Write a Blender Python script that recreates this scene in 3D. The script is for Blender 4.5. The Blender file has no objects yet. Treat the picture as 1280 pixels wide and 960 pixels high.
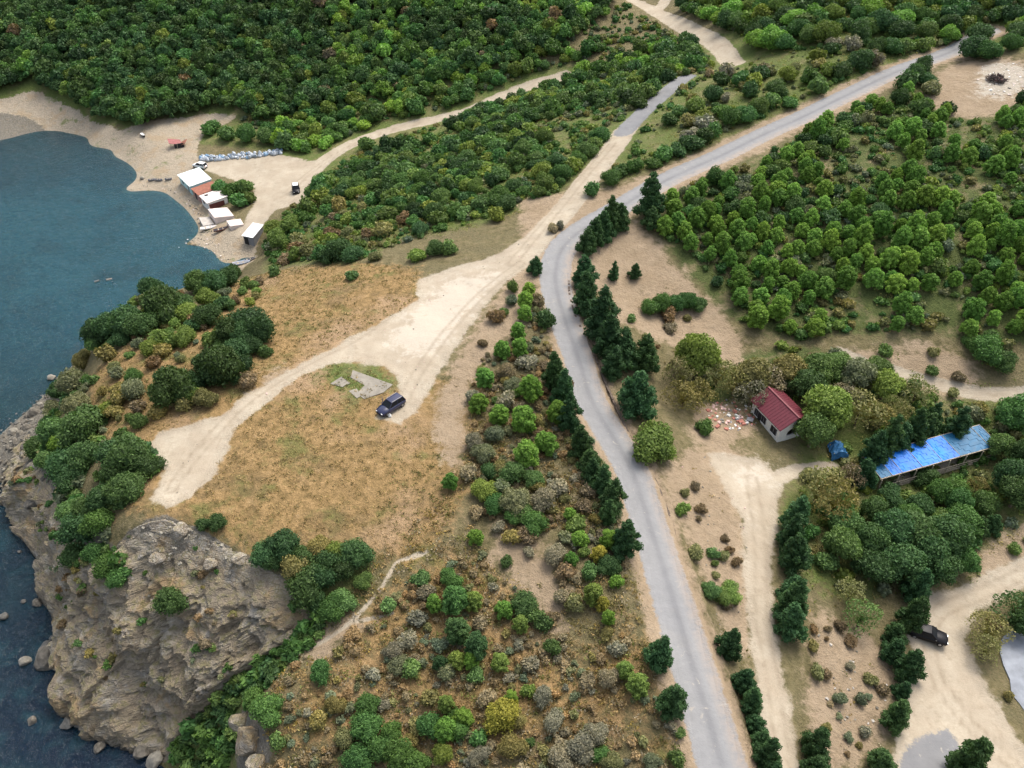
import bpy, bmesh, math, random
import numpy as np
from mathutils import Vector, Matrix
C = bpy.context.scene.collection
SC = bpy.context.scene
R = math.radians
# ------------------------------------------------------------------ camera, sky, sun, exposure
CAMZ, PITCH, FPX = 96.0, R(40.0), 985.0
cam_data = bpy.data.cameras.new("camera"); cam = bpy.data.objects.new("camera", cam_data); C.objects.link(cam)
cam.location = (0, 0, CAMZ); cam.rotation_euler = (R(90) - PITCH, 0, 0)
cam_data.sensor_fit = 'HORIZONTAL'; cam_data.sensor_width = 36.0; cam_data.lens = 36.0 * FPX / 1280.0
cam_data.clip_start = 1.0; cam_data.clip_end = 4000.0
SC.camera = cam
SUN_EL, SUN_AZ = R(58), R(35)          # azimuth measured from +Y towards +X
world = bpy.data.worlds.new("World"); SC.world = world; world.use_nodes = True
wn = world.node_tree.nodes; wl = world.node_tree.links
bg = wn["Background"]; sky = wn.new("ShaderNodeTexSky"); sky.sky_type = 'NISHITA'; sky.sun_disc = False
sky.sun_elevation = SUN_EL; sky.sun_rotation = SUN_AZ; sky.air_density = 1.0; sky.dust_density = 5.0; sky.ozone_density = 1.0
hs = wn.new('ShaderNodeHueSaturation'); hs.inputs['Saturation'].default_value = .55; wl.new(sky.outputs[0], hs.inputs['Color']); wl.new(hs.outputs[0], bg.inputs[0]); bg.inputs[1].default_value = 0.15
sun_d = bpy.data.lights.new("sun", 'SUN'); sun_d.energy = 1.2; sun_d.angle = R(30); sun_d.color = (1.0, .93, .82)
sun = bpy.data.objects.new("sun", sun_d); C.objects.link(sun)
sd = Vector((math.sin(SUN_AZ)*math.cos(SUN_EL), math.cos(SUN_AZ)*math.cos(SUN_EL), math.sin(SUN_EL)))
sun.rotation_euler = sd.to_track_quat('Z', 'Y').to_euler(); sun.location = (0, 0, 300)
SC.view_settings.view_transform = 'Standard'; SC.view_settings.look = 'None'
SC.view_settings.gamma = 1.0; SC.view_settings.use_curve_mapping = False
SC.view_settings.exposure = 1.05
SC.cycles.max_bounces = 6; SC.cycles.transparent_max_bounces = 8; SC.cycles.diffuse_bounces = 4
SC.cycles.use_denoising = True

rng = np.random.default_rng(7)
# ------------------------------------------------------------------ noise
def _hash(ix, iy, iz):
    h = (ix.astype(np.int64)*374761393 + iy.astype(np.int64)*668265263 + iz.astype(np.int64)*2147483647 + 12345) & 0xffffffff
    h = ((h ^ (h >> 13))*1274126177) & 0xffffffff
    return ((h ^ (h >> 16)) & 0xffff)/65535.0
def vnoise(x, y, z=None):
    x = np.asarray(x, float); y = np.asarray(y, float); z = np.zeros_like(x) if z is None else np.asarray(z, float)
    ix, iy, iz = np.floor(x), np.floor(y), np.floor(z); fx, fy, fz = x-ix, y-iy, z-iz
    fx, fy, fz = [f*f*f*(f*(f*6-15)+10) for f in (fx, fy, fz)]
    r = 0
    for a in (0, 1):
        for b in (0, 1):
            for c in (0, 1):
                r = r + _hash(ix+a, iy+b, iz+c)*(fx if a else 1-fx)*(fy if b else 1-fy)*(fz if c else 1-fz)
    return r*2-1
def fbm(x, y, z=None, o=4, ridged=False):
    s = 0; a = 1; t = 0
    x = np.asarray(x, float); y = np.asarray(y, float); z = np.zeros_like(x) if z is None else np.asarray(z, float)
    for i in range(o):
        n = vnoise(x+17.3*i, y-9.1*i, z+4.7*i)
        s = s + a*((1-2*np.abs(n)) if ridged else n); t += a; a *= .5; x = x*2.03; y = y*2.03; z = z*2.03
    return s/t
# ------------------------------------------------------------------ photograph survey -> world points
SP, CP = math.sin(PITCH), math.cos(PITCH)
def ray(px, py):
    u = (np.asarray(px, float)-640)/FPX; v = (np.asarray(py, float)-480)/FPX
    return u, CP - v*SP, -(SP + v*CP)
def at_z(px, py, z):
    u, yc, zc = ray(px, py); t = (z-CAMZ)/zc
    return u*t, yc*t
CT = [(30,530,6),(48,590,9),(80,640,12),(105,690,14),(140,695,17),(165,658,21),(206,648,21.5),(240,660,21.3),(275,680,20.6),(315,703,20),(350,722,19.6),(380,745,18.9),(405,765,18)]
CB = [(-12,610,-.5),(20,650,-.5),(40,690,-.5),(45,740,-.5),(68,785,-.5),(84,835,-.5),(80,892,-.5),(113,924,-.5),(163,944,-.5),(206,950,.5),(240,902,5),(300,845,10.5),(385,787,17)]
PTS = CT + CB + [
 # bay shoreline and beach
 (0,176,0),(30,168,0),(60,163,0),(85,165,0),(110,172,0),(135,185,0),(155,200,0),(172,222,0),(155,239,0),(185,238,0),(205,240,0),(222,252,0),(237,268,0),(250,288,0),(216,308,0),(255,309,0),(270,315,0),(278,332,0),
 (0,140,3.5),(45,118,6.5),(90,150,3),(130,165,3),(170,180,3),(200,210,2),(225,175,3.5),(270,150,5),(300,215,3.2),(240,235,2),(280,275,1.8),(300,300,2),(350,235,4),(300,170,5),(340,190,4.5),
 # sea bed
 (0,250,-6),(100,250,-5),(70,205,-2.5),(130,205,-1),(200,280,-2.5),(50,350,-9),(150,320,-5),(0,450,-10),(130,350,-1.2),(20,490,-4),(0,700,-5),(0,800,-8),(60,950,-6),(20,880,-6),
 # rocky west shore
 (100,447,-.3),(70,480,-.2),(35,510,-.2),(0,540,-.2),(70,520,3),(45,545,2.2),(20,580,1.3),(0,600,.9),(0,630,-.5),(60,560,5.5),
 # forest hill
 (0,100,9),(0,60,15),(0,0,24),(150,140,6),(150,80,13.5),(200,0,26),(300,130,8),(400,150,5.5),(400,90,12.5),(400,0,27),(600,60,20),(600,0,29),(560,125,11),(500,105,12.5),(700,75,19),(760,0,28),
 # track up the valley
 (430,180,5.5),(500,158,7.5),(560,143,9.5),(640,115,13.5),(700,97,16.5),(760,78,20.5),(800,0,26),(850,40,26.5),(915,75,29.5),(900,0,33),(840,15,27),
 (1000,20,38),(1000,0,39),(1280,0,44),(1280,60,40.5),(1240,95,37.5),(1280,140,35.5),(1190,65,37.5),(1100,110,34.5),(1000,150,31.5),(900,200,28.7),(800,250,26.3),(700,305,24.6),(950,100,32.3),(900,130,30.7),(1050,70,36),
 (850,100,28),(780,165,26.5),(720,245,25),
 # slope towards the bay
 (700,170,22),(760,120,23.5),(600,200,18),(600,150,13),(500,220,14),(480,185,8),(430,240,10),(640,270,22.6),(560,290,20.6),(450,310,17),(380,280,9),(345,300,5),(312,320,2.5),(400,205,4.5),(380,235,5),(335,255,3.5),
 (320,345,8),(300,375,16.5),(400,360,19.5),(360,335,13),
 # headland
 (550,380,22.3),(480,420,22),(400,450,21.6),(300,510,21.5),(240,560,21.2),(205,605,21.2),(488,506,21.5),(220,470,20),(160,440,17),(125,425,13.5),(210,385,16.5),(100,500,14),(130,560,18),(170,615,20.5),(85,560,12),(175,380,13),(250,355,13),
 (350,600,21.4),(450,650,20.6),(400,690,20.1),(560,650,20.6),(520,700,19.7),(470,770,18.6),(430,800,18),(300,660,21),
 # gully and the next bluff
 (405,800,17.3),(365,840,16.6),(330,880,15.2),(312,900,14),(318,945,13.5),(290,905,8.5),(270,960,3),(290,940,7.5),(340,815,13.6),
 (500,900,16.5),(420,960,15),(600,960,17),(700,850,18.4),(600,800,18.6),(650,700,20.2),(700,550,21.6),(640,450,22.8),(680,380,23.6),(800,960,18.4),
 # main road and its right bank
 (690,370,23.6),(720,460,22.6),(770,570,21.5),(830,730,20.4),(880,860,19.5),(910,960,18.9),
 (760,330,23.5),(850,400,19.3),(800,430,21),(810,520,20.6),(860,500,17.8),(850,580,18.8),(920,530,16.8),(970,545,16),(930,600,16.6),(940,680,16.2),(960,800,15.2),(985,950,14.2),(870,700,18.6),(905,830,17.8),(940,930,17),
 # plantation hill
 (1000,470,17.5),(1000,400,20),(900,330,22.5),(850,290,25),(1000,300,25),(1000,220,29),(1150,300,27),(1150,200,31.5),(1280,300,28),(1280,420,21),(1150,430,19.6),(1200,480,17.3),(1100,500,16.6),
 (1060,570,15),(1170,600,13),(1250,560,14.3),(1100,700,12.8),(1060,800,13),(1050,900,12.8),(1157,791,11),(1150,900,10.8),(1280,700,11.6),(1270,830,10),(1280,620,13),(1230,950,10.5),(1020,800,14.5),(1020,900,13.6)]
ctrl = []
for px, py, z in PTS:
    x, y = at_z(px, py, z); ctrl.append((float(x), float(y), z))
ctrl += [(-260,330,55),(-160,345,52),(0,370,52),(120,350,62),(200,300,60),(230,180,48),(220,80,28),(200,20,15),(60,5,15),(10,5,16),(-30,5,9),(-60,30,-6),(-110,20,-10),(-200,60,-12),(-260,150,-12),(-250,240,-2),(-200,265,12),
         (-76,141,-3),(-89,133,-4),(-66,151,-2.5),(-95,127,-4),(-60,158,-1.5),(-240,470,85),(0,470,85),(240,470,90),(-40,8,2)]
ctrl = np.array(ctrl)
MQ = 5.0
def _phi(d2): return np.sqrt(d2 + MQ*MQ)
_d2 = ((ctrl[:, None, :2]-ctrl[None, :, :2])**2).sum(2)
_n = len(ctrl)
_A = np.zeros((_n+1, _n+1)); _A[:_n, :_n] = _phi(_d2) - 0.25*np.eye(_n); _A[:_n, _n] = 1; _A[_n, :_n] = 1
_w = np.linalg.solve(_A, np.append(ctrl[:, 2], 0))
GX0, GX1, GY0, GY1 = -270, 270, 0, 480
_gx = np.arange(GX0, GX1+1.0); _gy = np.arange(GY0, GY1+1.0)
G = np.zeros((len(_gy), len(_gx)))
for j, yy in enumerate(_gy):
    d2 = (_gx[:, None]-ctrl[None, :, 0])**2 + (yy-ctrl[None, :, 1])**2
    G[j] = _phi(d2) @ _w[:_n] + _w[_n]
def hfun(x, y, bump=True):
    x = np.asarray(x, float); y = np.asarray(y, float)
    fx = np.clip(x-GX0, 0, len(_gx)-1.001); fy = np.clip(y-GY0, 0, len(_gy)-1.001)
    i = fx.astype(int); j = fy.astype(int); a = fx-i; b = fy-j
    h = G[j, i]*(1-a)*(1-b)+G[j, i+1]*a*(1-b)+G[j+1, i]*(1-a)*b+G[j+1, i+1]*a*b
    if bump: h = h + .16*fbm(x/5, y/5, o=3)*np.clip((h+.3)/2, 0, 1)
    return h
def ground(px, py):
    """where the photograph's sight line at (px, py) meets the terrain or the sea (vectorised)"""
    u, yc, zc = ray(px, py); u, yc, zc = np.atleast_1d(u), np.atleast_1d(yc), np.atleast_1d(zc)
    t = np.full(u.shape, 40.0); done = np.zeros(u.shape, bool)
    for _ in range(520):
        z = CAMZ+zc*t
        hit = z <= np.maximum(hfun(u*t, yc*t), 0)
        done |= hit
        if done.all(): break
        t = np.where(done, t, t+1.0)
    lo, hi = t-1.0, t.copy()
    for _ in range(14):
        m = (lo+hi)/2; below = CAMZ+zc*m <= np.maximum(hfun(u*m, yc*m), 0)
        hi = np.where(below, m, hi); lo = np.where(below, lo, m)
    x, y = u*hi, yc*hi
    return np.stack([x, y, np.maximum(hfun(x, y), 0), hi], 1)
def g1(px, py): return ground([px], [py])[0]
def poly(pts):
    a = np.array(pts, float); return ground(a[:, 0], a[:, 1])[:, :2]
def sd_poly(P, x, y):
    """signed distance, positive inside"""
    d = np.full(x.shape, 1e9); ins = np.zeros(x.shape, bool); n = len(P)
    for k in range(n):
        ax, ay = P[k]; bx, by = P[(k+1) % n]; ex, ey = bx-ax, by-ay
        t = np.clip(((x-ax)*ex+(y-ay)*ey)/(ex*ex+ey*ey+1e-9), 0, 1)
        d = np.minimum(d, (x-ax-t*ex)**2+(y-ay-t*ey)**2)
        if ey != 0: ins ^= ((ay > y) != (by > y)) & (x < (y-ay)*ex/ey+ax)
    d = np.sqrt(d); return np.where(ins, d, -d)
def sd_line(L, x, y):
    """distance to a polyline, with the signed side offset (positive = right of travel)"""
    d = np.full(x.shape, 1e9); s = np.zeros(x.shape); q = np.zeros(x.shape); tot = 0
    for k in range(len(L)-1):
        ax, ay = L[k][:2]; bx, by = L[k+1][:2]; ex, ey = bx-ax, by-ay; ln = math.hypot(ex, ey)+1e-9
        t = np.clip(((x-ax)*ex+(y-ay)*ey)/(ln*ln), 0, 1)
        dd = np.sqrt((x-ax-t*ex)**2+(y-ay-t*ey)**2); side = np.sign((x-ax)*ey-(y-ay)*ex)
        m = dd < d; s = np.where(m, dd*side, s); q = np.where(m, tot+t*ln, q); d = np.minimum(d, dd); tot += ln
    return d, s, q
def smooth_line(P, n=6):
    P = np.array(P, float); out = []
    for i in range(len(P)-1):
        p0, p1, p2, p3 = P[max(i-1, 0)], P[i], P[i+1], P[min(i+2, len(P)-1)]
        for k in range(n):
            t = k/n; out.append(.5*((2*p1)+(-p0+p2)*t+(2*p0-5*p1+4*p2-p3)*t*t+(-p0+3*p1-3*p2+p3)*t**3))
    out.append(P[-1]); return np.array(out)
# ------------------------------------------------------------------ shader helpers
class NT:
    def __init__(s, name):
        s.m = bpy.data.materials.new(name); s.m.use_nodes = True; s.t = s.m.node_tree; s.t.nodes.clear()
        s.out = s.t.nodes.new("ShaderNodeOutputMaterial")
    def n(s, typ, ins=None, **kw):
        nd = s.t.nodes.new("ShaderNode"+typ)
        for k, v in kw.items(): setattr(nd, k, v)
        for k, v in (ins or {}).items(): s.set(nd.inputs[k], v)
        return nd
    def set(s, sock, v):
        if hasattr(v, 'is_linked') or isinstance(v, bpy.types.NodeSocket): s.t.links.new(v, sock)
        elif isinstance(v, (tuple, list)) and len(v) == 3 and sock.type == 'RGBA': sock.default_value = (*v, 1)
        else: sock.default_value = v
    def noise(s, scale, detail=4, rough=.6, vec=None, dist=0.0):
        nd = s.n("TexNoise", {"Scale": scale, "Detail": detail, "Roughness": rough, "Distortion": dist})
        s.t.links.new(vec if vec is not None else s.pos(), nd.inputs["Vector"]); return nd.outputs["Fac"]
    def pos(s):
        if not hasattr(s, '_p'): s._p = s.n("NewGeometry").outputs["Position"]
        return s._p
    def ramp(s, fac, stops, interp='LINEAR'):
        r = s.n("ValToRGB"); r.color_ramp.interpolation = interp; e = r.color_ramp.elements
        while len(e) < len(stops): e.new(.5)
        for k, (p, c) in enumerate(stops):
            e[k].position = p; e[k].color = (*c, 1) if isinstance(c, (tuple, list)) else (c, c, c, 1)
        s.t.links.new(fac, r.inputs[0]); return r.outputs[0]
    def mix(s, f, a, b, mode='MIX'):
        nd = s.n("Mix", data_type='RGBA', blend_type=mode); s.set(nd.inputs[0], f); s.set(nd.inputs[6], a); s.set(nd.inputs[7], b)
        return nd.outputs[2]
    def math(s, op, a, b=0.0, c=None):
        nd = s.n("Math", operation=op); s.set(nd.inputs[0], a); s.set(nd.inputs[1], b)
        if c is not None: s.set(nd.inputs[2], c)
        return nd.outputs[0]
    def step(s, v, lo, hi):
        nd = s.n("MapRange", {"From Min": lo, "From Max": hi}, interpolation_type='SMOOTHSTEP'); s.set(nd.inputs[0], v); return nd.outputs[0]
    def bump(s, h, strength=.5, dist=.2):
        nd = s.n("Bump", {"Strength": strength, "Distance": dist}); s.t.links.new(h, nd.inputs["Height"]); return nd.outputs[0]
    def pbr(s, col, rough=.8, normal=None, spec=.3, metal=0.0, **kw):
        b = s.n("BsdfPrincipled", {"Roughness": rough, "Specular IOR Level": spec, "Metallic": metal, **kw}); s.set(b.inputs["Base Color"], col)
        if normal is not None: s.t.links.new(normal, b.inputs["Normal"])
        s.t.links.new(b.outputs[0], s.out.inputs[0]); return s.m
def plain(name, col, rough=.7, var=.18, scale=2.0, spec=.3, metal=0.0, bump=0.0, local=True):
    """a painted or weathered surface: one colour with procedural wear"""
    k = NT(name); v = k.n("TexCoord").outputs["Object"] if local else k.pos()
    n = k.noise(scale, 5, .65, v); d = tuple(c*(1-var) for c in col); l = tuple(min(1, c*(1+var)) for c in col)
    return k.pbr(k.ramp(n, [(.3, d), (.7, l)]), rough, k.bump(k.noise(scale*6, 4, .6, v), bump, .05) if bump else None, spec, metal)
# ------------------------------------------------------------------ mesh helpers
def mesh_np(name, V, F, mats=(), smooth=False, cols=None, matidx=None):
    """V (n,3), F (m,k) with k = 3 or 4"""
    V = np.asarray(V, np.float32); F = np.asarray(F, np.int32); k = F.shape[1]
    me = bpy.data.meshes.new(name); me.vertices.add(len(V)); me.vertices.foreach_set("co", V.ravel())
    me.loops.add(F.size); me.loops.foreach_set("vertex_index", F.ravel())
    me.polygons.add(len(F)); me.polygons.foreach_set("loop_start", np.arange(0, F.size, k, dtype=np.int32))
    me.polygons.foreach_set("use_smooth", np.full(len(F), smooth))
    if matidx is not None: me.polygons.foreach_set("material_index", np.asarray(matidx, np.int32))
    for m in mats: me.materials.append(m)
    for nm, c in (cols or {}).items():
        c = np.asarray(c, np.float32)
        if c.shape[1] == 3: c = np.concatenate([c, np.ones((len(c), 1), np.float32)], 1)
        at = me.attributes.new(nm, 'FLOAT_COLOR', 'POINT'); at.data.foreach_set("color", c.ravel())
    me.update(calc_edges=True); return me
def link(name, me, parent=None, **props):
    o = bpy.data.objects.new(name, me); C.objects.link(o)
    if parent is not None: o.parent = parent
    for k, v in props.items(): o[k] = v
    return o
def tag(o, label=None, cat=None, group=None, kind=None):
    for k, v in (("label", label), ("category", cat), ("group", group), ("kind", kind)):
        if v: o[k] = v
    return o
def empty(name, loc, rz=0, **kw):
    o = bpy.data.objects.new(name, None); C.objects.link(o); o.location = loc; o.rotation_euler = (0, 0, rz); o.empty_display_size = .3
    return tag(o, **kw)
# ------------------------------------------------------------------ terrain sheet
def axis(lo, a, b, hi, d, g=1.05, dmax=5.0):
    out = list(np.arange(a, b+1e-6, d)); s = d; x = out[-1]
    while x < hi: s = min(s*g, dmax); x += s; out.append(x)
    s = d; x = out[0]; pre = []
    while x > lo: s = min(s*g, dmax); x -= s; pre.append(x)
    return np.array(pre[::-1]+out)
AX = axis(-300, -100, 100, 300, .45); AY = axis(-5, 32, 150, 520, .42, 1.02, 5.0)
X, Y = np.meshgrid(AX, AY); X = X.ravel(); Y = Y.ravel()
Z = hfun(X, Y)
Z = Z + .10*fbm(X/1.6, Y/1.6, o=2)*np.clip(Z/2, 0, 1)
ROAD = smooth_line([tuple(p) for p in poly([(905,975),(900,950),(877,870),(853,790),(832,720),(794,600),(765,545),(739,500),(722,445),(706,400),(694,350),(702,312),(730,286),(780,256),(840,222),(900,195),(960,166),(1000,148),(1060,118),(1120,90),(1185,66)])])
ROAD = np.vstack([[ROAD[0]+(ROAD[0]-ROAD[2])*12], ROAD, [ROAD[-1]+(ROAD[-1]-ROAD[-3])*3]])
LINES = {
 'asph2': (smooth_line(poly([(780,165),(797,147),(815,130),(835,113),(858,96)])), 2.4),
 'side': (smooth_line(poly([(655,318),(680,290),(712,255),(742,215),(768,183),(782,162)])), 2.7),
 'upper': (smooth_line(poly([(776,-8),(800,5),(820,15),(850,30),(880,45),(903,62),(918,80)])), 2.6),
 'upper2': (smooth_line(poly([(820,15),(828,6),(836,-6)])), 2.0),
 'bay': (smooth_line(poly([(706,95),(670,105),(630,120),(590,137),(560,146),(520,155),(480,165),(440,180),(410,198),(385,220),(360,240),(335,262),(315,285)])), 2.6),
 'foot': (smooth_line(poly([(385,812),(415,795),(442,774),(468,745),(485,722),(496,703),(512,697),(532,690)])), .26),
 'foot2': (smooth_line(poly([(440,778),(470,772),(490,766)])), .16),
 'right': (smooth_line(poly([(1050,440),(1090,458),(1130,468),(1180,482),(1230,492),(1290,492)])), 1.2),
 'house': (smooth_line(poly([(960,602),(985,592),(1010,586),(1040,583)])), 1.0),
}
POLY = {
 'clear': [(685,296),(655,296),(622,318),(562,336),(522,350),(524,374),(495,392),(460,410),(420,432),(385,450),(340,474),(302,498),(280,518),(240,530),(200,540),(186,556),(206,588),(190,622),(210,633),(240,620),(265,600),(285,560),(295,535),(322,512),(380,466),(430,452),(478,458),(498,472),(500,488),(478,515),(470,522),(500,530),(522,515),(542,478),(572,430),(602,388),(640,346),(672,326)],
 'bayclear': [(240,205),(300,193),(350,193),(385,200),(405,202),(388,238),(386,250),(345,262),(322,286),(300,290),(314,262),(318,235),(290,224),(262,215)],
 'yard': [(880,562),(905,568),(950,572),(978,600),(968,680),(966,760),(982,850),(1004,975),(955,975),(942,830),(932,740),(928,650),(905,610)],
 'lot': [(1148,742),(1200,735),(1240,715),(1290,688),(1290,732),(1222,760),(1205,800),(1230,850),(1262,905),(1290,945),(1290,985),(1105,985),(1130,885),(1122,842),(1140,812),(1128,786)],
}
BEACH = [(-40,118),(0,124),(40,112),(75,125),(110,148),(150,164),(200,150),(270,140),(300,144),(255,165),(245,190),(250,200),(240,215),(236,235),(262,258),(300,275),(322,300),(318,325),(300,342),(275,345),(255,312),(235,300),(200,255),(150,250),(140,240),(160,222),(140,200),(105,182),(60,172),(0,185),(-40,190)]
GOLD = [(320,345),(420,330),(520,335),(530,372),(545,470),(600,470),(585,600),(560,665),(505,705),(450,690),(400,680),(330,690),(200,650),(150,640),(135,560),(110,520),(115,470),(190,415),(260,380)]
GREENS = [[(-60,-10),(1340,-10),(1340,75),(1200,62),(1160,66),(1000,130),(870,190),(800,215),(750,240),(770,185),(740,205),(690,250),(600,282),(500,300),(440,330),(330,340),(335,290),(390,245),(340,190),(240,180),(120,160),(-60,110)],
          [(390,700),(440,680),(470,700),(460,740),(420,770),(385,800),(340,845),(305,890),(300,960),(200,960),(235,905),(300,848),(390,780)],
          [(1000,470),(1150,490),(1290,500),(1290,660),(1200,690),(1120,740),(1060,760),(1000,720),(970,640),(1000,590)],
          [(400,450),(480,455),(500,480),(440,500),(405,480)]]
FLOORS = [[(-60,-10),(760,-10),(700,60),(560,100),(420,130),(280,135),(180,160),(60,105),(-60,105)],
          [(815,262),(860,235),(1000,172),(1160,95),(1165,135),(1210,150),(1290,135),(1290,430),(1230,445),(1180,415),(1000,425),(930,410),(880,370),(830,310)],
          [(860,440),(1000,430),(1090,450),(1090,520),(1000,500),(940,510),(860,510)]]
SOILS = [[(640,335),(668,330),(672,380),(640,420),(605,455),(580,520),(588,600),(560,585),(535,530),(548,490),(580,430)],
         [(615,652),(660,665),(700,700),(712,780),(695,800),(665,745),(610,700)],
         [(700,330),(745,300),(795,272),(830,315),(885,370),(940,430),(920,470),(870,440),(815,425),(770,400),(730,345)],
         [(825,600),(850,570),(880,545),(935,565),(930,640),(940,740),(935,830),(900,770),(862,690)],
         [(1005,755),(1060,785),(1110,808),(1125,850),(1100,945),(1030,975),(1010,880)],
         [(1158,128),(1172,90),(1200,74),(1290,76),(1290,128),(1215,148),(1175,145)],
         [(1040,440),(1180,430),(1230,455),(1200,500),(1120,480)],
         [(870,500),(930,500),(945,540),(900,565),(860,545)],
         [(1220,700),(1290,650),(1290,700),(1230,735)],
         [(385,800),(440,770),(455,785),(400,830),(380,815)],
         [(650,250),(760,235),(830,215),(700,300),(650,300)],
         [(330,470),(420,440),(300,510)]]
ROCKS = [[(68,466),(20,515),(-60,550),(-60,660),(40,650),(60,720),(100,745),(150,700),(120,650),(66,592),(50,545),(85,490)],
         [(293,895),(312,884),(338,925),(335,985),(300,985)], [(390,760),(372,790),(358,812),(352,802),(368,782)],
         [(-60,150),(0,140),(40,150),(60,165),(0,182),(-60,190)]]
PALE = [[(915,575),(958,575),(962,600),(930,610)], [(933,645),(946,645),(948,665),(936,665)], [(1225,82),(1290,78),(1290,120),(1215,122)], [(560,345),(640,330),(560,430),(500,460),(480,420)]]
def m_poly(polys, w=2.5):
    out = np.zeros(X.shape)
    for P in polys:
        P = poly(P); lo = P.min(0)-2*w; hi = P.max(0)+2*w
        k = np.where((X > lo[0]) & (X < hi[0]) & (Y > lo[1]) & (Y < hi[1]))[0]
        out[k] = np.maximum(out[k], np.clip(.5+sd_poly(P, X[k], Y[k])/(2*w), 0, 1))
    return out
def m_line(L, hw, w=1.0):
    out = np.zeros(X.shape); lo = L.min(0)-hw-2*w; hi = L.max(0)+hw+2*w
    k = np.where((X > lo[0]) & (X < hi[0]) & (Y > lo[1]) & (Y < hi[1]))[0]
    d, s, q = sd_line(L, X[k], Y[k]); out[k] = np.clip(.5+(hw-d)/(2*w), 0, 1); return out
w_gold = np.maximum(m_poly([GOLD], 5), .62*m_poly([[(560,650),(640,690),(720,780),(830,760),(875,900),(860,985),(310,985),(350,850),(430,750),(505,695)]], 6)); w_green = m_poly(GREENS, 4); w_soil = m_poly(SOILS, 3)
w_dirt = m_poly([POLY['clear'], POLY['bayclear'], POLY['yard'], POLY['lot']], 1.5)
for k in ('side', 'upper', 'upper2', 'bay', 'foot', 'foot2', 'right', 'house'): w_dirt = np.maximum(w_dirt, m_line(*LINES[k], w=.8 if k not in ('foot', 'foot2') else .5))
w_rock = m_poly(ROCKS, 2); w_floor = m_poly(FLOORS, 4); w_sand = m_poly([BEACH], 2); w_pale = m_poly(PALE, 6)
rd, rs, rq = sd_line(ROAD, X, Y)
halfw = np.interp(Y, [34, 60, 90, 115, 150, 190], [2.5, 2.3, 2.2, 2.7, 2.6, 2.4])
w_asph = np.clip(.5+(halfw-rd)/1.2, 0, 1)
w_asph = np.maximum(w_asph, m_line(*LINES['asph2'], w=.8)); w_asph = np.maximum(w_asph, m_poly([[(1112,990),(1130,940),(1150,920),(1185,913),(1198,930),(1195,990)]], 1.0))
w_soil = np.maximum(w_soil, np.clip(.5+(halfw+1.6-rd)/3, 0, 1)*np.where(rs > 0, 1, .9))
near_a = rd < 6
roadu = np.where(near_a, np.clip(.5+rs/12, 0, 1), .5)
ruts = np.zeros(X.shape)
for L in ([(485,395),(440,425),(395,447),(345,476),(300,508),(270,540),(240,575),(215,610)], [(640,330),(690,270),(735,215),(765,180)], [(940,600),(950,680),(952,770),(968,860),(980,960)], [(1290,712),(1220,745),(1170,770),(1165,830),(1200,890),(1270,960)], [(560,147),(480,166),(410,200),(360,240)], [(650,330),(600,370),(555,420),(520,470),(505,500)]):
    d, s, q = sd_line(smooth_line(poly(L)), X, Y); ruts = np.maximum(ruts, np.clip(1-np.abs(d-.75)/.35, 0, 1))
# road bed: soften the fall across the road and cut the drain beside it
zc = hfun(*[np.interp(rq, np.concatenate([[0], np.cumsum(np.hypot(*np.diff(ROAD, axis=0).T))]), ROAD[:, i]) for i in (0, 1)], bump=False)
wf = np.clip((halfw+2.0-rd)/1.5, 0, 1); Z = Z*(1-wf)+(zc+.02*fbm(X, Y, o=2))*wf
drain = np.exp(-((rs-halfw-.75)/.35)**2)*(Y < 112)*(rs > 0); Z -= .6*drain
# cliff zone: drop the sheet behind the rock face built below
CTW = np.array([[*at_z(*p[:2], p[2]), p[2]] for p in CT]); CBW = np.array([[*at_z(*p[:2], p[2]), p[2]] for p in CB])
zone = np.vstack([CTW[:, :2], CBW[::-1, :2]])
k = np.where((X > zone[:, 0].min()-3) & (X < zone[:, 0].max()+3) & (Y > zone[:, 1].min()-3) & (Y < zone[:, 1].max()+3))[0]
sdz = np.full(X.shape, -9.0); sdz[k] = sd_poly(zone, X[k], Y[k]); Z = np.where(sdz > 0, Z-np.clip(sdz*1.2, 0, 2.5), Z)
w_rock = np.maximum(w_rock, np.clip(.5+(sdz+.3)/2, 0, 1))
w_rock = np.maximum(w_rock, np.clip((1.2-Z)/1.5, 0, 1)*(X < -52)*(Y < 135)*(Z > -3))
# ------------------------------------------------------------------ ground material
k = NT("ground")
def att(name):
    a = k.n("Attribute", attribute_name=name); s = k.n("SeparateColor"); k.t.links.new(a.outputs["Color"], s.inputs[0]); return s.outputs
A = att("zone_a"); B = att("zone_b"); D = att("zone_c"); E = att("zone_d")
n05 = k.noise(.06, 3); n15 = k.noise(.22, 5, .65); n1 = k.noise(.9, 6, .7); n4 = k.noise(3.2, 5, .7); n9 = k.noise(9, 4, .7)
scrub = k.mix(k.step(n15, .4, .62), k.ramp(n1, [(.3, (.075, .07, .032)), (.5, (.155, .13, .065)), (.72, (.225, .185, .11))]), k.ramp(n4, [(.3, (.085, .085, .04)), (.7, (.20, .16, .09))]))
gold = k.ramp(n1, [(.22, (.10, .076, .03)), (.40, (.195, .132, .056)), (.6, (.30, .198, .09)), (.8, (.40, .285, .16))])
gold = k.mix(k.step(n15, .52, .68), gold, k.ramp(n4, [(.3, (.09, .088, .028)), (.7, (.20, .18, .065))]))
gold = k.mix(k.math('MULTIPLY', k.step(k.noise(.12, 5, .7, dist=.7), .5, .62), .65), gold, k.ramp(n1, [(.3, (.085, .062, .03)), (.7, (.22, .155, .075))]))
gold = k.mix(k.math('MULTIPLY', k.step(n05, .50, .66), .8), gold, k.ramp(n4, [(.3, (.24, .155, .085)), (.7, (.42, .30, .185))]))
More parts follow.
